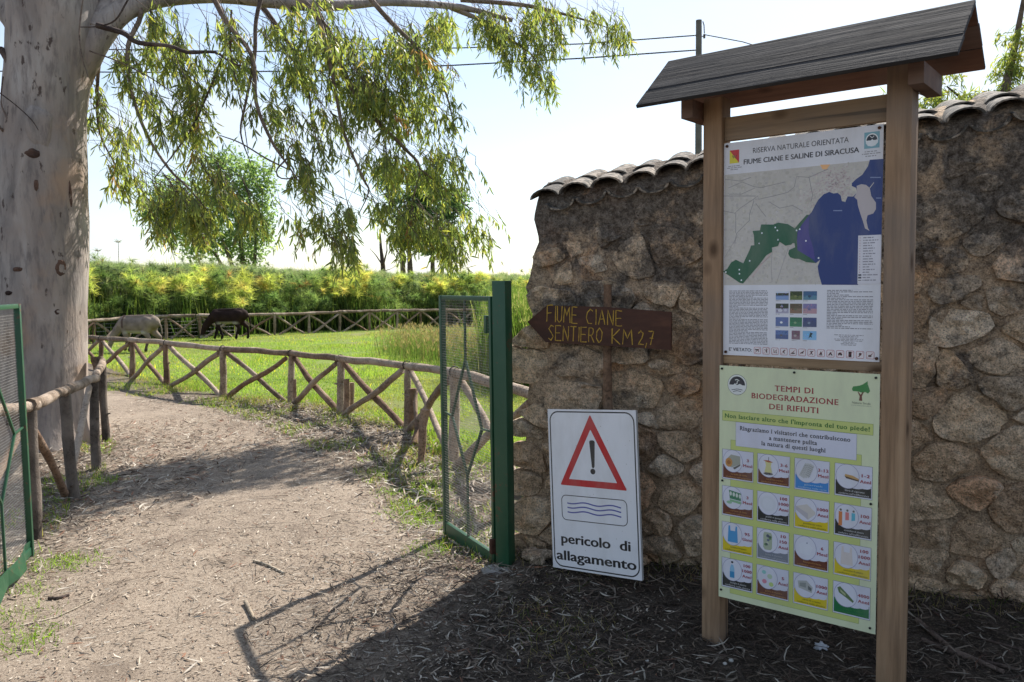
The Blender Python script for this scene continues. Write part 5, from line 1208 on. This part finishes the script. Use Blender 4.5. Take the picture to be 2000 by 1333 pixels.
    # thin bare twigs beside the trunk
    for i, q in enumerate([[(163,-10,-.5,.008),(155,60,-.5,.008),(160,110,-.5,.007),(172,150,-.5,.005)],[(-10,175,-.5,.007),(30,205,-.5,.006),(62,235,-.5,.006),(75,255,-.5,.004)],[(250,0,-.5,.010),(225,40,-.5,.009),(190,52,-.4,.008),(155,53,-.4,.006)],[(6,150,-.4,.008),(2,200,-.4,.008),(14,232,-.4,.010)],[(175,100,-.2,.008),(230,120,-.2,.008),(290,150,-.1,.007),(350,190,-.1,.005)],[(452,20,-.2,.012),(450,100,-.2,.010),(470,200,-.2,.008),(485,300,-.2,.005)]]): limb('dead_twig', q, M_twig, 5, sd=70+i)
class MBt:
    def __init__(s): s.V = []; s.T = []
    def add(s, a, b, c, r):
        n0 = len(s.V)
        for p, q in ((a, r), (b, r*.75), (c, r*.3)):
            for k in range(3): t = 2*PI*k/3; s.V.append((p.x+math.cos(t)*q, p.y+math.sin(t)*q, p.z+math.sin(t+1)*q*.6))
        for i in range(2):
            for k in range(3): x0, x1 = n0+3*i+k, n0+3*i+(k+1) % 3; s.T += [(x0, x1, x1+3), (x0, x1+3, x0+3)]
    def out(s): return s.V, s.T
M_euctwig = bark_wood('pale eucalyptus branch', (.12,.085,.065), (.22,.165,.13), (.34,.27,.22))
big_tree()

# ------------------------------------------------------------------ trees further off
def far_tree(label, base, blobs, stems, leafL, n_leaf, cols, seed, name='tree', probs=None, D=None, droop=0.0):
    """blobs: (px,py,rx,ry,weight) silhouettes at distance D; stems: lists of (px,py,r)"""
    R = random.Random(seed); base = Vector((base.x, base.y, 0)); t = empty(name, base, label, 'tree'); D = D or depth(base)
    first = True
    for i, st in enumerate(stems):
        q = [P(x, y, D+R.uniform(-.6,.6)*(j > 0)) for j, (x, y, r) in enumerate(st)]; m = MB(); m.tube(q, [s[2] for s in st], 7, True, .15, seed+i)
        m.build('trunk' if len(st) and st[0][2] >= .1 else 'limb', M_twig, t, smooth=True)
    tot = sum(b[4] for b in blobs); bs = []; dirs = []
    for (x, y, rx, ry, w) in blobs:
        n = int(n_leaf*w/tot); nc = max(3, n//26)
        for _ in range(nc):                                         # leaf clumps, so light and dark stay apart
            u = np.array([R.gauss(0,1) for _ in range(3)]); u /= np.linalg.norm(u)+1e-9; rr = R.random()**.42*R.choice([.8, 1, 1.12])
            c = P(x+rx*u[0]*rr, y+ry*u[2]*rr, D+u[1]*rr*rx/F_PX*D); k = 26; s = max(.06 if droop else .3, rx/F_PX*D*.12)
            bs.append(np.array(c)+rng.normal(0, s*R.uniform(.5, 1.1), (k, 3))*np.array([1,1,.8])); dirs.append(rng.normal(0, 1, (k, 3))+np.array([0,0,-droop]))
    bs = np.concatenate(bs); d = unit(np.concatenate(dirs)); n = len(bs)
    V, T, C_ = leaves_np(bs, d, rng.uniform(.7, 1.3, n)*leafL, rng.uniform(.30, .5, n)*leafL*(.34 if droop else 1), rng.uniform(-.1, .1, n), palette(n, cols, probs))
    o = tri_mesh('crown', V, T, M_far_leaf, t, origin=base, col=C_); o['kind'] = 'stuff'; return t
pop = [(.13,.19,.095),(.18,.24,.115),(.09,.14,.075),(.22,.27,.13)]
b = G(455, 592); b = P(460, 560, 46)
far_tree('round leafy green tree rising behind the papyrus, left of the path', b,
    [(480,345,50,50,3),(430,320,40,32,2),(470,400,64,50,4),(400,400,60,60,4),(322,405,46,62,4.2),(355,450,50,40,2.4),(430,460,60,45,3.5),(505,430,34,60,2.6),(490,490,46,28,2),(330,370,30,30,1),(295,415,26,18,1.0),(520,350,20,40,.9),(380,500,40,20,.8)],
    [[(478,545,.16),(470,470,.12),(455,400,.08),(440,340,.04)],[(462,545,.14),(440,480,.1),(410,430,.07),(370,380,.04)],[(495,545,.12),(500,470,.09),(505,400,.05)],[(448,545,.12),(420,495,.08),(370,460,.05),(330,430,.03)],[(470,470,.07),(490,420,.05),(480,350,.03)],[(440,480,.06),(400,470,.04),(340,440,.02)]], .22, 15500, pop, 3, D=46)
b = P(790, 560, 62)
far_tree('darker tree with bare grey trunks behind the papyrus, right of centre', b,
    [(830,360,56,46,3),(850,420,60,44,3),(800,410,40,40,2),(760,350,26,26,.9),(850,470,60,30,2.4),(890,400,30,36,1.2),(790,470,30,26,.8),(770,380,20,30,.6)],
    [[(749,560,.22),(748,520,.18),(744,485,.12),(742,450,.06)],[(788,560,.24),(786,510,.20),(784,450,.14),(790,400,.06)],[(803,560,.24),(800,500,.18),(796,460,.12),(800,420,.05)],[(748,520,.06),(735,500,.04),(722,485,.02)],[(748,520,.08),(756,490,.05),(754,465,.02)],[(786,510,.08),(770,480,.05),(765,465,.02)],[(786,520,.04),(765,492,.02)],[(845,560,.2),(845,500,.15),(840,440,.08)],[(862,560,.16),(866,500,.1),(880,440,.05)],[(800,500,.06),(820,490,.05),(835,470,.02)],[(749,530,.03),(765,525,.02),(778,515,.01)]], .28, 13000, [(.075,.125,.06),(.10,.15,.07),(.055,.095,.05)], 5, D=62)
b = P(1905, 560, 13)
far_tree('eucalyptus with drooping leaves behind the right-hand end of the stone wall', b,
    [(1880,200,50,36,3),(1830,205,40,26,1.8),(1960,160,36,44,2.2),(1985,90,34,50,2.2),(2040,60,60,70,3),(1930,210,40,26,2),(2010,170,40,40,2),(1850,160,36,20,1),(1760,200,60,26,1.2),(2100,150,60,60,2)],
    [[(1950,640,.13),(1945,400,.11),(1950,240,.08),(1985,80,.05),(2010,-60,.02)],[(1948,300,.05),(1900,210,.03),(1850,170,.012)],[(1950,250,.05),(2030,150,.03),(2080,80,.01)]], .15, 4200, EUC, 8, name='eucalyptus_tree', probs=[.3,.3,.2,.16,.04], D=13, droop=1.3)

# ------------------------------------------------------------------ utility pole and cables
pb = P(1366, 560, 21); pb.z = 0
up_ = empty('utility_pole', pb, 'slim grey wooden utility pole behind the stone wall', 'pole')
ptop = ztop(1365, 40, Vector((pb.x, pb.y, 3))); m = MB(); m.tube([pb-Vector((0,0,.3)), Vector((ptop.x, ptop.y, ptop.z*.5)), ptop], [.105,.09,.075], 12, True, .05, 1); m.build('shaft', M_polewood, up_, smooth=True, auto=50)
m = MB(); c = ztop(1374, 72, pb+Vector((0,-.1,0))); m.tube([c+Vector((-.06,0,0)), c+Vector((.03,0,.02))], .012, 6); m.tube([c+Vector((.02,0,-.04)), c+Vector((.02,0,.06))], .03, 8); m.build('insulator', M_polewood, up_)
m = MB(); c = ztop(1375, 50, pb+Vector((0,-.1,0))); m.tube([c+Vector((-.03,0,.1)), c+Vector((.0,0,0)), c+Vector((.01,0,-.2))], .014, 6); m.build('bracket', M_polewood, up_)
def cable(label, pts, r, sag=0):
    q = []
    for i in range(len(pts)-1):
        a, b = P(*pts[i]), P(*pts[i+1])
        for k in range(8): q.append(a.lerp(b, k/8))
    q.append(P(*pts[-1])); m = MB(); m.tube(q, r, 5); o = m.build('power_cable', M_cable, None, smooth=True); tag(o, label, 'cable', 'overhead cables')
cable('upper black overhead cable running left from the utility pole', [(1365,69,21),(1140,86,21.5),(900,94,22),(500,101,23),(200,97,24),(-60,93,25),(-900,90,30)], .017)
cable('lower black overhead cable running left from the utility pole', [(1362,98,21),(1140,114,21.5),(885,128,22),(600,139,23),(300,142,24),(-60,139,25),(-900,137,30)], .019)
cable('overhead cable dropping right from the pole behind the notice board roof', [(1375,68,21),(1450,82,20),(1560,115,19),(1760,170,17),(2100,300,14)], .014)
cable('thin overhead wire low beside the left edge of the eucalyptus trunk', [(-900,268,30),(-60,271,26),(60,273,26),(400,277,26)], .007)

# ------------------------------------------------------------------ papyrus thicket, reeds
def blades_np(base, d, L, w, bend, col):
    """grass blades: two-segment tapering strips"""
    n = len(base); s = np.cross(d, rng.normal(size=(n, 3))); s = unit(s); q = rng.normal(0, 1, (n, 3)); q[:, 2] = 0; q = unit(q)
    m = base+d*(L*.55)[:, None]+q*(bend*L*.25)[:, None]; t = base+d*(L*(1-.25*np.abs(bend)))[:, None]+q*(bend*L)[:, None]; w_ = (w/2)[:, None]
    V = np.stack([base-s*w_, base+s*w_, m-s*w_*.7, m+s*w_*.7, t], 1).reshape(-1, 3)
    T = (np.array([[0,1,3],[0,3,2],[2,3,4]])[None]+(np.arange(n)*5)[:, None, None]).reshape(-1, 3)
    return V, T, np.repeat(col, 5, axis=0)
def hedge():
    R = random.Random(4); A, B = fb[0], fb[-1]
    Vs, Ts, Cs = [], [], []; off = 0
    def push(V, T, C):
        nonlocal off
        Vs.append(V); Ts.append(T+off); Cs.append(C); off += len(V)
    def top_at(px): return np.interp(px, [-500,100,170,300,420,520,600,700,780,860,940,1030], [500,505,510,517,518,522,528,530,533,534,534,538])
    bs = []; hs = []; fr = []; kd = []
    def put(px, dd, z, k, r):
        g = G(px, np.interp(px, fx, fy)); dr = Vector((g.x, g.y, 0)).normalized(); p = g+dr*dd; bs.append((p.x, p.y)); hs.append(z); fr.append(r); kd.append(k); return p
    for i in range(4100):                                            # the grey-green mass behind
        px = R.uniform(60, 1100) if i < 2900 else R.uniform(-480, 60); r = R.uniform(.28, 1); dd = 1.2+7*r; g = G(px, np.interp(px, fx, fy)); p = g+Vector((g.x, g.y, 0)).normalized()*dd
        z = ztop(px, top_at(px)+9*noise.noise(Vector((p.x*.5, p.y*.3, 2))), p).z-R.random()**1.4*1.3*(1.25-r)-.16
        if R.random() < .03: z += R.uniform(.1, .4)
        put(px, dd, z, 0, r)
    for i in range(1350):
        px = R.uniform(60, 1080) if i < 950 else R.uniform(-480, 60); dd = 1.0+R.random()*2.0
        if noise.noise(Vector((px*.018, dd*1.3, 3))) < .02: continue
        put(px, dd, R.uniform(.45, 1.45), 2, .1)
    for c_ in range(60):                                             # rounded golden clumps in front, dark gaps between them
        px = R.uniform(140, 880) if c_ < 38 else R.uniform(860, 1060) if c_ < 46 else R.uniform(-470, 120); d0 = 1.3+R.random()*2.6; z0 = R.uniform(1.15, 1.75)+d0*.16; gold = noise.noise(Vector((px*.011, d0, 7)))+R.uniform(-.3,.3) > -.12
        for _ in range(R.randint(13, 26)):
            put(px+R.gauss(0, 13), d0-.2+R.gauss(0, .3), z0+R.gauss(0, .17), 1 if gold else 2, .1)
    bs = np.array(bs); hs = np.array(hs); fr = np.array(fr); kd = np.array(kd)
    # umbels: mop heads of fine rays
    K = 58; n = len(bs); cen = np.column_stack([bs, hs]); rad = rng.uniform(.22, .36, n)*np.where(kd > 0, 1.0, 1.0)
    d = rng.normal(size=(n, K, 3)); d[..., 2] = d[..., 2]+.35; d = unit(d).reshape(-1, 3)
    col = np.empty((n, 3))
    for i in range(n):
        k_ = kd[i]
        if k_ == 1: c = [(.33,.33,.05),(.38,.30,.07),(.27,.30,.05),(.22,.28,.05)][R.randrange(4)]
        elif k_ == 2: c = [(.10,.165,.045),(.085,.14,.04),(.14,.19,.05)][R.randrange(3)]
        else: c = [(.13,.18,.085),(.15,.19,.10),(.11,.15,.075),(.18,.185,.12),(.09,.13,.06)][R.randrange(5)]
        if R.random() < .02: c = (.26,.14,.05)
        c = np.array(c); g_ = c.mean(); c = c*.78+g_*.22+np.array([.008,.008,.014]); col[i] = c*R.uniform(.85, 1.45)  # greyed and slightly blued: haze put into the plant colours
    V, T, C = blades_np(np.repeat(cen, K, 0), d, np.repeat(rad, K)*rng.uniform(.8, 1.1, n*K), np.full(n*K, .0135), rng.uniform(0, .9, n*K), np.repeat(col, K, 0))
    push(V, T, C)
    # stalks
    root = np.column_stack([bs+rng.normal(0, .15, bs.shape), np.zeros(n)]); dv = cen-root; L = np.linalg.norm(dv, axis=1)
    kb = np.where(kd == 0)[0]; m3 = 9000; k = kb[rng.integers(0, len(kb), m3)]; r3 = cen[k]+rng.normal(0, .18, (m3, 3)); r3[:, 2] -= .45
    push(*blades_np(r3, unit(rng.normal(0, .16, (m3, 3))+[0,0,1]), rng.uniform(.35, .75, m3), np.full(m3, .022), rng.uniform(-.25, .25, m3), palette(m3, [(.15,.18,.08),(.20,.20,.11),(.11,.14,.05)])))
    push(*blades_np(root, unit(dv), L, np.full(n, .035), rng.uniform(-.02, .02, n), palette(n, [(.05,.09,.02),(.09,.12,.03),(.03,.05,.015)])))
    # dense undergrowth
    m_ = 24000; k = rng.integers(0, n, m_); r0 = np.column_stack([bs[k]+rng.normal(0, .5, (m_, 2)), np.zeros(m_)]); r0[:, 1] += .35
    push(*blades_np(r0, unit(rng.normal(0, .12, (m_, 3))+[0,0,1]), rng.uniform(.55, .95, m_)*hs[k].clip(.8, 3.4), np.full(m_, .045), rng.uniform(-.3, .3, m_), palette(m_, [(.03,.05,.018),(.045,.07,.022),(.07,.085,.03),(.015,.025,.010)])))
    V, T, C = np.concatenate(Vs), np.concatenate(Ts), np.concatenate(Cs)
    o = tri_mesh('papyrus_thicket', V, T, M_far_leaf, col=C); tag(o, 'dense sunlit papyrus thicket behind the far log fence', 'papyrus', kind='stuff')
    # two papyrus heads standing clear of the thicket
    for (px, py) in ((191,491),(231,474)):
        b = G(px, 668); dr = Vector((b.x, b.y, 0)).normalized(); b = b+dr*6; top = ztop(px, py, b)
        t = empty('papyrus_stem', b, 'single papyrus stem, %s than its neighbour, standing clear of the thicket near the big trunk' % ('taller' if py < 480 else 'shorter'), 'papyrus', 'papyrus stems above the thicket')
        m = MB(); m.tube([b, b.lerp(top, .5)+Vector((.05,0,0)), top], [.02,.014,.01], 5); m.build('stalk', M_twig, t)
        K2 = 40; dd = rng.normal(size=(K2, 3)); dd[:, 2] = np.abs(dd[:, 2])*.4+.1
        V, T, C = blades_np(np.tile(np.array(top), (K2, 1)), unit(dd), rng.uniform(.15, .28, K2), np.full(K2, .012), rng.uniform(0, .4, K2), palette(K2, [(.08,.07,.03)])); q = tri_mesh('umbel', V, T, M_far_leaf, t, origin=top, col=C); q['kind'] = 'stuff'
hedge()
def reed_patch(name, label, cat, area, n, Lr, wr, cols, probs=None, bend=.25, lean=.12, mat=None, seeds=None):
    """area(n) -> (x,y) arrays"""
    x, y = area(n); n = len(x); b = np.column_stack([x, y, hgt(x, y)-.01]); d = unit(rng.normal(0, lean, (n, 3))+[0,0,1])
    L = rng.uniform(*Lr, n); pc_ = palette(n, cols, probs)
    if name == 'meadow_grass':                                       # patches: fresh, straw-coloured, yellow-flowered, taller
        a1 = np.clip((fbm(x, y, 3.1, 81, 3)-.52)*7, 0, 1)[:, None]; a2 = np.clip((fbm(x, y, 1.1, 91, 3)-.55)*6, 0, 1)
        pc_ = pc_*(1-a1*.55)+np.array([.24,.20,.085])*a1*.55; pc_ *= (.78+.5*fbm(x, y, .8, 95, 2))[:, None]; L *= 1+1.1*a2
        fl_ = (rng.random(n) < .035) & (fbm(x, y, 2.2, 99, 2) > .48); pc_[fl_] = (.62,.50,.03); L[fl_] *= 1.3
    V, T, C = blades_np(b, d, L, rng.uniform(*wr, n), rng.uniform(-bend, bend, n), pc_)
    if seeds:
        k = rng.random(n) < seeds[0]; tb = b[k]+d[k]*(L[k]*.8)[:, None]; m_ = len(tb); tb = np.repeat(tb, 4, 0)
        V2, T2, C2 = blades_np(tb, unit(rng.normal(0, .35, (m_*4, 3))+[0,0,1]), rng.uniform(.05, .16, m_*4), np.full(m_*4, .012), rng.uniform(-.3, .3, m_*4), palette(m_*4, seeds[1])); T2 = T2+len(V); V = np.concatenate([V, V2]); T = np.concatenate([T, T2]); C = np.concatenate([C, C2])
    o = tri_mesh(name, V, T, mat or M_grass, col=C); tag(o, label, cat, kind='stuff'); return o
def cloud_area(pts, spread):
    def f(n):
        k = rng.integers(0, len(pts), n); P_ = np.array(pts)[k]; return P_[:, 0]+rng.normal(0, 1, n)*spread[0], P_[:, 1]+rng.normal(0, 1, n)*spread[1]
    return f
tg = [gp((x, y)) for x, y in ((790,690),(820,700),(850,698),(880,705),(910,712),(940,715),(970,722),(840,685),(880,690),(930,695),(800,680),(900,680),(960,700))]
reed_patch('tall_grass', 'tall half-dry seeding grass in the meadow seen through the gate', 'grass', cloud_area(tg, (.35, .9)), 5600, (.30, .80), (.005, .010), [(.085,.13,.036),(.12,.135,.05),(.055,.09,.028),(.14,.10,.07)], [.4,.2,.3,.1], .3, .12, None, (.3, [(.20,.14,.10),(.20,.17,.11)]))
rp = [gp((x, y)) for x, y in ((985,735),(1010,740),(1035,742),(1060,745),(1090,745),(1000,722),(1030,720),(1060,720))]
reed_patch('reed_bed', 'tall bright green reeds between the gate post and the end of the wall', 'reeds', cloud_area(rp, (.25, .7)), 4200, (1.1, 1.95), (.014, .026), [(.085,.135,.03),(.12,.16,.045),(.055,.10,.022),(.20,.19,.10)], [.35,.25,.25,.15], .22, .06, None, (.25, [(.26,.25,.13)]))

# ------------------------------------------------------------------ meadow turf, verge grass, weeds
def meadow_area(n):
    y = 8+rng.random(n*3)**1.25*23; x = rng.uniform(-1, 1, n*3)*0; px = np.where(rng.random(n*3) < .85, rng.uniform(80, 1060, n*3), rng.uniform(-500, 80, n*3)); x = (px-1000)/F_PX*y
    ok = (sdist(x, y, meadow_poly) > -.15) & (fbm(x, y, 1.3, 44) > .33); return x[ok][:n], y[ok][:n]
reed_patch('meadow_grass', 'short bright green grass of the donkey meadow', 'grass', meadow_area, 110000, (.025, .075), (.006, .013), [(.16,.235,.045),(.20,.275,.052),(.115,.18,.035),(.27,.28,.085)], [.35,.3,.2,.15], .5, .35)
def verge_area(n):
    x = rng.uniform(-7.5, .9, n*12); y = rng.uniform(4.8, 16, n*12)
    pdv = sdist(x, y, path_poly); mdv = sdist(x, y, meadow_poly); ok = (pdv < .05) & (mdv < .5) & (fbm(x, y, .55, 61) > .53+np.clip((pdv+1.2)*-.05, -.1, 0)) & (x > -y*.64) & (sdist(x, y, [tuple(q) for q in [(W0.x-.1, W0.y+.1), (6,3), (6,-3),(-.4,-3),(-.2,4.6)]]) < 0)
    return x[ok][:n], y[ok][:n]
reed_patch('verge_grass', 'patchy grass tufts along the foot of the log fence', 'grass', verge_area, 16000, (.03, .12), (.0035, .008), [(.12,.19,.02),(.16,.22,.035),(.09,.14,.02),(.28,.24,.10)], [.3,.3,.2,.2], .6, .5)
tf = [gp(q) for q in ((805,985),(820,1010),(790,1000),(815,960),(840,945),(830,1020),(850,990),(770,960),(840,1075))]
tf2 = [gp(q) for q in ((100,1095),(125,1098),(60,1240),(40,1260),(20,1205),(205,940),(110,978),(150,1100),(190,945),(30,1120),(55,1150))]
reed_patch('grass_tufts', 'small green grass tufts at the path edges near the gate leaves', 'grass', cloud_area(tf*2+tf2, (.09, .09)), 5200, (.02, .075), (.003, .006), [(.15,.24,.025),(.20,.27,.05),(.10,.17,.02)], None, .7, .7)
tf3 = [tuple(wp(s, 0, .12).xy) for s in np.linspace(-.1, 3.4, 14)]+[gp((1110,1290)),gp((1130,1220)),gp((1040,1190)),gp((1080,1240))]
reed_patch('wall_weeds', 'sparse weeds and dry grass along the shaded foot of the wall', 'weeds', cloud_area(tf3, (.14, .09)), 2600, (.02, .10), (.003, .006), [(.06,.09,.02),(.20,.16,.09),(.28,.23,.14)], None, .8, .8)
dry = [gp(q) for q in ((220,735),(280,745),(350,765),(470,785),(700,800),(870,890),(820,880),(500,790),(600,800),(740,830))]
reed_patch('dry_grass', 'straw-coloured dry grass at the feet of the near fence posts', 'grass', cloud_area(dry, (.3, .2)), 2600, (.04, .16), (.004, .008), [(.24,.185,.10),(.19,.135,.08),(.14,.16,.05)], None, .7, .5)

# ------------------------------------------------------------------ fallen eucalyptus leaves, chips, twigs
def litter(name, label, n, area, Lr, wr, cols, probs=None, lift=.012, tilt=.16, curve=.3):
    x, y = area(n); n = len(x); a = rng.uniform(0, 2*PI, n); d = unit(np.column_stack([np.cos(a), np.sin(a), rng.normal(0, tilt, n)]))
    L = rng.uniform(*Lr, n); w = rng.uniform(*wr, n); zz = hgt(x, y)+.004+rng.random(n)**2*lift; base = np.column_stack([x, y, zz])-d*L[:, None]*.5; base[:, 2] = np.maximum(base[:, 2], zz-.001)
    s = np.column_stack([-d[:, 1], d[:, 0], rng.normal(0, .45, n)]); s = unit(s); q = np.column_stack([-d[:, 1], d[:, 0], np.zeros(n)]); q = unit(q)+np.column_stack([np.zeros((n,2)), rng.uniform(0,.5,n)]); c = (rng.uniform(-curve, curve, n)*L)[:, None]; w_ = w[:, None]/2; L_ = L[:, None]
    m1 = base+d*L_*.3+q*c*.7; m2 = base+d*L_*.68+q*c*.75; tip = base+d*L_
    V = np.stack([base, m1-s*w_, m1+s*w_, m2-s*w_*.85, m2+s*w_*.85, tip], 1).reshape(-1, 3)
    T = (np.array([[0,1,2],[1,3,4],[1,4,2],[3,5,4]])[None]+(np.arange(n)*6)[:, None, None]).reshape(-1, 3)
    o = tri_mesh(name, V, T, M_litter, col=np.repeat(palette(n, cols, probs, .25), 6, axis=0)); tag(o, label, 'leaf litter', kind='stuff'); return o
def area_w(x0, x1, y0, y1, wf):
    def f(n):
        x = rng.uniform(x0, x1, n*6); y = rng.uniform(y0, y1, n*6); ok = (rng.random(n*6) < wf(x, y)) & (np.abs(x) < .72*y+.3) & ~((x-W0.x)*WN.x+(y-W0.y)*WN.y < .02) | (x < -.05) & (rng.random(n*6) < wf(x, y)) & (np.abs(x) < .72*y+.3)
        return x[ok][:n], y[ok][:n]
    return f
BR = [(.34,.285,.22),(.24,.185,.135),(.15,.10,.07),(.43,.38,.31),(.20,.10,.06),(.09,.065,.05)]
right_w = lambda x, y: np.clip((x+1.0-(-.15)*(y-4)+.4)/1.6, 0, 1)
litter('leaf_litter', 'thick litter of fallen curled eucalyptus leaves in the shade below the notice board', 9500, area_w(-1.4, 3.6, 2.0, 5.3, right_w), (.04, .13), (.0035, .010), [(.17,.14,.11),(.10,.075,.055),(.06,.04,.03),(.32,.29,.24),(.045,.033,.026),(.09,.05,.035)], [.22,.26,.18,.07,.22,.05], .03, .25)  # leaf colours darkened to deepen the shade here
edge_w = lambda x, y: .10+.9*np.clip(1-np.abs(sdist(x, y, path_poly))/.8, 0, 1)*np.clip(fbm(x, y, .6, 71)*2-.5, 0, 1)
litter('fallen_leaves', 'pale fallen eucalyptus leaves scattered over the path and its edges', 10500, area_w(-6, 1, 2.3, 14, edge_w), (.03, .10), (.004, .011), BR, [.33,.22,.1,.2,.08,.07], .012, .15)
litter('bark_chips', 'fine chips of bark and leaf trodden into the path', 26000, area_w(-5, .8, 2.3, 11, lambda x, y: np.full(x.shape, .6)), (.008, .030), (.003, .009), BR, [.30,.2,.12,.2,.06,.12], .006, .12)
verge_w = lambda x, y: np.clip((sdist(x, y, [gp(q) for q in [(430,790),(570,850),(700,925),(870,1050),(990,1130),(1045,1000),(900,870),(795,838),(568,787)]])+.3)/.5, 0, 1)
litter('verge_litter', 'dry leaves and bark strips strewn under the near log fence', 6500, area_w(-5.5, 1, 4.8, 14, verge_w), (.05, .16), (.006, .016), BR, [.35,.2,.12,.2,.06,.07], .03, .25)
trunk_w = lambda x, y: np.clip(1.4-np.hypot(x+4.6, y-8.2)/2.2, 0, 1)
litter('root_litter', 'brown leaf litter gathered around the foot of the big trunk', 4500, area_w(-7, -2.6, 5.2, 10.8, trunk_w), (.05, .15), (.006, .015), BR, None, .03, .25)
def twigs():
    R = random.Random(9); V, T = [], []; b = MBt()
    for _ in range(620):
        if R.random() < .62: x, y = R.uniform(-.9, 3.2), R.uniform(2.1, 5.0)
        else: x, y = R.uniform(-4.5, .4), R.uniform(2.6, 9)
        if (Vector((x, y, 0))-W0).dot(WN) < .03 and x > -.05: continue
        a = R.uniform(0, 2*PI); L = R.uniform(.08, .42); z = H1(x, y)+.006; d = Vector((math.cos(a), math.sin(a), 0)); p = Vector((x, y, z+R.uniform(0,.015))); e = Vector((-d.y, d.x, 0))
        b.add(p, p+d*L*.5+e*R.uniform(-.05,.05)+Vector((0,0,R.uniform(.0,.02))), p+d*L+e*R.uniform(-.06,.06)+Vector((0,0,R.uniform(0,.02))), R.uniform(.0012, .0032))
    o = tri_mesh('fallen_twigs', *b.out(), M_twigmid); tag(o, 'thin dry twigs scattered on the ground around the notice board and path', 'twigs', kind='stuff')
M_twigpale = bark_wood('dry fallen twig', (.24,.19,.135), (.40,.33,.24), (.54,.46,.35))
M_twigmid = bark_wood('brown fallen twig', (.05,.04,.032), (.12,.095,.075), (.22,.185,.15))
twigs()

# ------------------------------------------------------------------ small countable things on the ground
def stick(label, pts, r, mat=M_twigpale, name='fallen_stick', grp='sticks lying on the path'):
    q = [G(x, y) for x, y in pts]; q = [Vector((p.x, p.y, H1(p.x, p.y)+r*.8)) for p in q]; full = []
    for i in range(len(q)-1): full += [q[i].lerp(q[i+1], t) for t in (0, .5)]
    full.append(q[-1]); m = MB(); m.tube(full, [r*(1.1-.35*i/len(full)) for i in range(len(full))], 7, True, .2, int(pts[0][0])); tag(m.build(name, mat, smooth=True, auto=60), label, 'stick', grp)
stick('pale straight stick lying in the middle of the sunlit path', [(496,1097),(525,1110),(556,1126)], .009)
stick('short pale split stick crossing the corner of the gate shadow', [(480,1184),(488,1200),(497,1217)], .012)
stick('dark curved stick on the left of the path', [(95,1172),(115,1172),(135,1166)], .010, M_twig)
stick('long thin pale stick at the left edge of the path', [(40,1222),(110,1205),(185,1172)], .005)
for i, pts in enumerate([[(1790,1235),(1860,1280),(1960,1318)],[(1800,1262),(1880,1290),(2040,1325)],[(1800,1210),(1900,1262),(2060,1300)]]):
    stick(['thick dark fallen branch beside the right post of the notice board','lowest dark fallen branch in the bottom right corner','uppermost fallen branch at the foot of the wall on the right'][i], pts, .013-.003*i, M_twig, 'fallen_branch', 'fallen branches right of the notice board')
def lump(name, px, py, r, mat, label, cat, grp=None, flat=.6, seed=1, sub=2, rough=.3):
    g = G(px, py); g.z = H1(g.x, g.y); bm = bmesh.new(); bmesh.ops.create_icosphere(bm, subdivisions=sub, radius=r)
    for v in bm.verts: k = 1+rough*noise.noise(v.co/r*1.6+Vector((seed, seed, 0))); v.co *= k; v.co.z *= flat; v.co.z += r*flat*.55
    me = bpy.data.meshes.new(name); bm.to_mesh(me); bm.free(); me.materials.append(mat); o = link(name, me, g); tag(o, label, cat, grp); return o
M_white = plain('bleached snail shell and pebble', (.55,.53,.48), .7, 0, .3, 30, .2)
M_paper = plain('crumpled white paper', (.50,.52,.55), .8, 0, .12, 20, 0)
for i, (x, y, r, lb_) in enumerate([(1428,1291,.012,'upper of two white pebbles beside the left post of the notice board'),(1416,1298,.010,'lower of two white pebbles beside the left post of the notice board'),(1264,1296,.009,'small oval white pebble below the flood sign, nearest the bottom'),(1014,1292,.010,'white pebble at the left edge of the wall shadow, bottom centre'),(1012,1246,.007,'tiny white pebble above another on the shaded litter, bottom centre'),(1316,1236,.008,'white pebble on the litter halfway between flood sign and notice board'),(1142,1269,.009,'whitish pebble among curled leaves in front of the flood sign')]):
    lump('pebble', x, y, r, M_white, lb_, 'pebble', 'white pebbles on the shaded litter', .7, i, 2, .2)
lump('paper_scrap', 1603, 1268, .026, M_paper, 'crumpled white paper scrap on the ground under the lower panel', 'paper', None, .5, 4, 3, 1.1)
for i, (x, y, r, lb_) in enumerate([(1048,1118,.085,'pale flat stone between the gate post and the flood sign'),(1172,1142,.045,'small grey stone under the bottom edge of the flood sign'),(1812,1160,.06,'small pale stone at the wall foot right of the notice board'),(1255,1128,.05,'brown stone at the right corner of the flood sign')]):
    lump('rock', x, y, r, M_stone, lb_, 'stone', 'loose stones at the foot of the wall', .55, i+9, 3, .5)
print('script done', len(bpy.data.objects), sum(len(o.data.polygons) for o in bpy.data.objects if o.type == 'MESH'))
